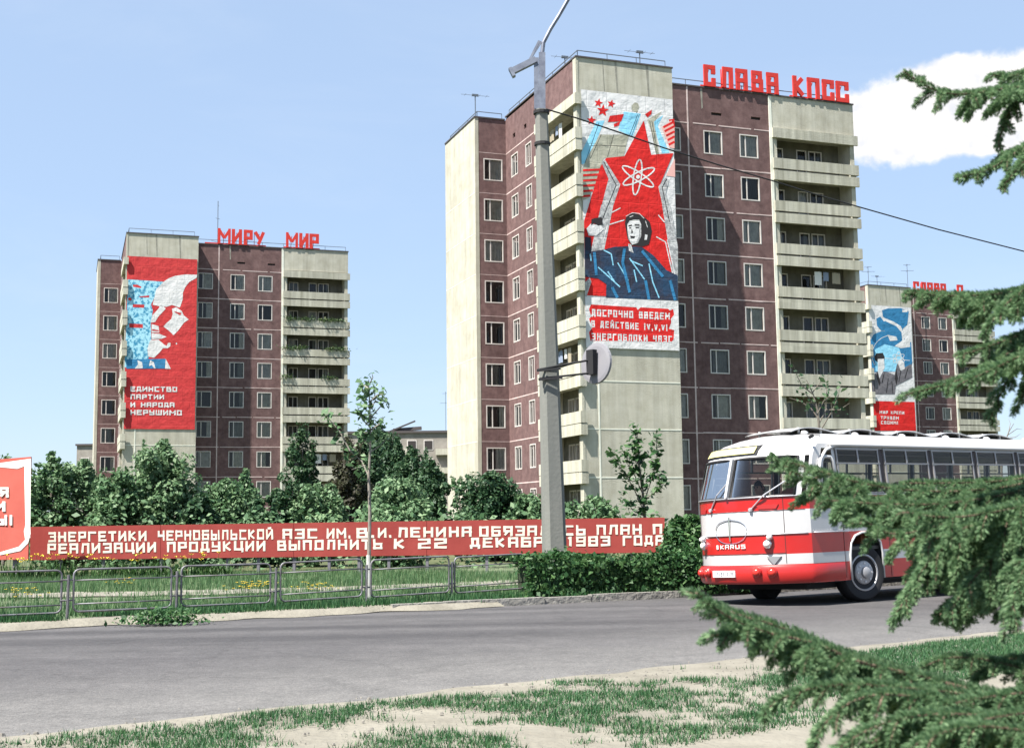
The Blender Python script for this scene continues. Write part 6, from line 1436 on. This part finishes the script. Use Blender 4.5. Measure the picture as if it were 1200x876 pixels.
def needles(shoots, dens=1150, ln=.0150):
    out = []
    for P_ in shoots:
        A = np.array([tuple(p) for p in P_]); sg_ = A[1:] - A[:-1]; L_ = np.linalg.norm(sg_, axis=1); tot_ = L_.sum()
        n = max(8, int(tot_ * dens)); c = np.concatenate([[0], np.cumsum(L_)]); t_ = rng.random(n) * tot_; k = np.clip(np.searchsorted(c, t_) - 1, 0, len(sg_) - 1)
        f = (t_ - c[k]) / (L_[k] + 1e-9); p = A[k] + sg_[k] * f[:, None]; T = sg_[k] / (L_[k][:, None] + 1e-9)
        r_ = rng.normal(size=(n, 3)); r_[:, 2] += .35; r_ -= T * (r_ * T).sum(1)[:, None]; r_ /= np.linalg.norm(r_, axis=1)[:, None] + 1e-9
        fin = np.clip((tot_ - t_) / .02, .55, 1); d = T * rng.uniform(.6, 1.2, (n, 1)) + r_; d /= np.linalg.norm(d, axis=1)[:, None]; l_ = ln * rng.uniform(.7, 1.2, n) * fin
        s_ = np.cross(d, rng.normal(size=(n, 3))); s_ /= np.linalg.norm(s_, axis=1)[:, None] + 1e-9; s_ *= .0014
        base_ = p + r_ * .0015; tip = base_ + d * l_[:, None]; mid_ = base_ + d * (l_ * .55)[:, None]
        out.append(np.stack([base_ - s_ * .6, mid_ - s_, tip, mid_ + s_], 1).reshape(-1, 3))
    return np.concatenate(out)
def shoot(p, d, ln, droop, n=5):
    P_ = [p]; d = d.normalized()
    for i in range(n): d = (d + Vector((0, 0, -droop / n)) + Vector(rng.normal(0, .05, 3))).normalized(); P_.append(P_[-1] + d * (ln / n))
    return P_
def spruce_branch(px_pts, side_len, droop, zatt=None, dens=1.0, thick=.011, tert=True, step=.021, bend_in=True, tipk=.35):
    """a limb from the trunk through measured points; side shoots alternate in the limb's plane and hang."""
    ax = [Vector(at(x, y, Y_)) for x, y, Y_ in px_pts]
    tr = Vector((TX, TY, (zatt if zatt is not None else ax[0].z + .12)))
    full = smoothline([tr, tr.lerp(ax[0], .5) + Vector((0, 0, .05))] + ax); full = resample(full, .02)
    m = MB(); n_ = len(full); m.tube([p - OFF for p in full], [max(.0022, thick * (1 - i / n_) ** .8) for i in range(n_)], 6)
    limb = m; sh_ = []; cum = 0; total = sum((a - b2).length for a, b2 in zip(full, full[1:])); nxt = total * .36; k = 0
    for a, b2 in zip(full, full[1:]):
        cum += (b2 - a).length
        if cum < nxt: continue
        f = cum / total; d = (b2 - a).normalized(); sd = d.cross(Vector((0, 0, 1))).normalized() * (1 if k % 2 else -1)
        ln = 1.75 * side_len * max(.2, (1 - f) ** .38 * 1.12 if f > .5 else 1) * random.uniform(.7, 1.15)
        vert = random.uniform(-.35, .15)
        P_ = shoot(b2, d * .85 + sd * random.uniform(.5, 1.0) + Vector((0, 0, vert)), ln, droop * random.uniform(.6, 1.4)); sh_.append(P_)
        limb.tube([p - OFF for p in P_], [.0028, .0026, .0022, .0018, .0014, .001], 4)
        if tert and ln > .07:
            for q in range(1, len(P_) - 1):
                for sg in (-1, 1):
                    if rng.random() > .68: continue
                    dd = (P_[q+1] - P_[q]).normalized(); s2 = dd.cross(Vector((0, 0, 1)))
                    if s2.length < .1: s2 = Vector((1, 0, 0))
                    s2 = s2.normalized() * sg; T_ = shoot(P_[q].lerp(P_[q+1], rng.random()), dd * .8 + s2 * .75 + Vector((0, 0, -.1)), ln * (.62 - .09 * q) * random.uniform(.6, 1.1), droop * .7, 4); sh_.append(T_)
        nxt = cum + step * random.uniform(.7, 1.4); k += 1
    st_ = int(n_ * .62); sh_.append(full[st_:])
    br = limb.build('branch', SBARK, spruce)
    o = arr_mesh('needles', needles(sh_, 3700 * dens) - np.array(OFF), 4, NEED, br)
    return br
BR = [
 ([(1215, 100, 2.75), (1165, 106, 2.7), (1125, 112, 2.65), (1092, 106, 2.62), (1059, 84, 2.6)], .085, .75, {}),
 ([(1215, 78, 2.9), (1190, 90, 2.85), (1165, 88, 2.8)], .085, .6, {}),
 ([(1230, 160, 2.7), (1195, 175, 2.66), (1160, 200, 2.62), (1124, 208, 2.6)], .08, .7, {}),
 ([(1225, 95, 2.8), (1195, 112, 2.78), (1178, 140, 2.76), (1170, 168, 2.75)], .08, .7, {}),
 ([(1225, 150, 2.62), (1200, 190, 2.6), (1172, 222, 2.58)], .08, .7, {}),
 ([(1225, 325, 2.6), (1190, 345, 2.58), (1165, 372, 2.57), (1150, 396, 2.56)], .085, .7, {}),
 ([(1225, 345, 2.8), (1180, 352, 2.76), (1130, 352, 2.72), (1090, 352, 2.7)], .09, .8, {}),
 ([(1230, 400, 2.5), (1200, 415, 2.48), (1165, 432, 2.46), (1125, 450, 2.45)], .09, .7, {}),
 ([(1215, 338, 2.75), (1160, 346, 2.7), (1110, 347, 2.66), (1064, 343, 2.62)], .09, .7, {}),
 ([(1230, 330, 2.95), (1195, 340, 2.9), (1150, 352, 2.86), (1120, 360, 2.84)], .10, .9, {}),
 ([(1215, 385, 2.65), (1180, 398, 2.62), (1148, 410, 2.6), (1120, 417, 2.58)], .085, .9, {}),
 ([(1225, 385, 2.6), (1180, 415, 2.58), (1140, 440, 2.56), (1104, 452, 2.54), (1063, 462, 2.52)], .085, .55, {}),
 ([(1225, 400, 2.8), (1195, 420, 2.78), (1175, 455, 2.76), (1160, 492, 2.75)], .075, .5, {}),
 ([(1235, 420, 2.7), (1205, 440, 2.7), (1190, 482, 2.7)], .075, .6, {}),
 ([(1215, 575, 3.0), (1120, 580, 2.95), (1030, 588, 2.9), (965, 575, 2.86), (908, 538, 2.83)], .12, .8, {}),
 ([(1215, 566, 2.92), (1120, 578, 2.86), (1030, 572, 2.8), (960, 552, 2.76), (922, 540, 2.74)], .12, .9, {}),
 ([(1215, 572, 2.82), (1110, 592, 2.76), (1020, 590, 2.72), (958, 585, 2.7)], .12, 1.0, {}),
 ([(1215, 560, 3.1), (1140, 566, 3.05), (1060, 566, 3.0)], .12, .8, {}),
 ([(1215, 585, 2.75), (1140, 602, 2.7), (1080, 622, 2.65), (1040, 628, 2.6), (1010, 606, 2.58)], .13, 1.0, {}),
 ([(1215, 600, 2.6), (1150, 615, 2.56), (1090, 650, 2.52), (1055, 712, 2.5)], .13, 1.0, {}),
 ([(1215, 625, 2.5), (1165, 650, 2.47), (1130, 690, 2.44), (1112, 718, 2.42)], .12, 1.0, {}),
 ([(1215, 620, 2.9), (1160, 628, 2.86), (1110, 640, 2.82), (1068, 668, 2.78)], .13, 1.0, {}),
 ([(1225, 640, 2.4), (1195, 670, 2.37), (1182, 735, 2.35)], .11, .9, {}),
 ([(1215, 590, 2.45), (1165, 600, 2.42), (1110, 608, 2.4), (1060, 600, 2.38)], .11, .9, {}),
 ([(1215, 828, 2.3), (1130, 806, 2.27), (1060, 788, 2.24), (1003, 775, 2.22), (955, 752, 2.2), (900, 742, 2.18), (850, 722, 2.16), (816, 694, 2.14)], .115, .75, {'thick': .014}),
 ([(1225, 835, 2.2), (1150, 815, 2.17), (1060, 805, 2.14), (980, 800, 2.12), (915, 815, 2.1), (893, 838, 2.09)], .10, .8, {}),
 ([(1225, 850, 2.1), (1140, 835, 2.07), (1060, 838, 2.05), (1000, 862, 2.03), (975, 885, 2.02)], .11, .9, {}),
 ([(1215, 822, 2.36), (1100, 797, 2.31), (1000, 768, 2.27), (930, 750, 2.23), (868, 740, 2.2), (836, 744, 2.19)], .115, .9, {}),
 ([(1215, 832, 2.4), (1090, 800, 2.35), (1000, 770, 2.3), (920, 735, 2.26), (850, 716, 2.23), (828, 704, 2.22)], .10, .8, {}),
 ([(1215, 845, 2.16), (1080, 815, 2.11), (1012, 812, 2.08), (968, 842, 2.06), (948, 880, 2.05)], .10, .9, {}),
 ([(1225, 860, 2.0), (1150, 848, 1.98), (1090, 860, 1.96), (1050, 890, 1.95)], .11, .9, {}),
 ([(1225, 790, 2.5), (1160, 772, 2.46), (1110, 768, 2.43), (1075, 785, 2.4)], .08, .8, {}),
 ([(1225, 775, 2.6), (1195, 770, 2.58), (1165, 775, 2.56), (1140, 788, 2.55)], .08, .7, {}),
]
rb = random.Random(11)
for i in range(12):                                   # inner limbs that fill the hanging mass
    y0 = 572 + i * 10.5; x1 = 985 + rb.uniform(0, 130) + (i > 7) * 50; Yd = 2.35 + rb.random() * .75; dy = rb.uniform(18, 62)
    x1 = max(x1, 1085) if y0 + dy > 625 else x1
    BR.append(([(1228, y0, Yd + .1), (1228 * .62 + x1 * .38, y0 + dy * .12, Yd + .06), (1228 * .3 + x1 * .7, y0 + dy * .45, Yd + .03), (x1, y0 + dy, Yd)], .12, 1.0, {}))
for i in range(5):                                    # and the low mass at the bottom right
    x1 = 975 + i * 42 + rb.uniform(-12, 12); Yd = 1.95 + rb.random() * .4; y0 = 808 + rb.uniform(-10, 34)
    BR.append(([(1235, y0, Yd + .08), (1235 * .6 + x1 * .4, y0 + 8, Yd + .05), (1235 * .25 + x1 * .75, y0 + 26, Yd + .02), (x1, y0 + 62, Yd)], .11, .95, {}))
for pts, sl, dr, kw in BR: spruce_branch(pts, sl, dr, **kw)
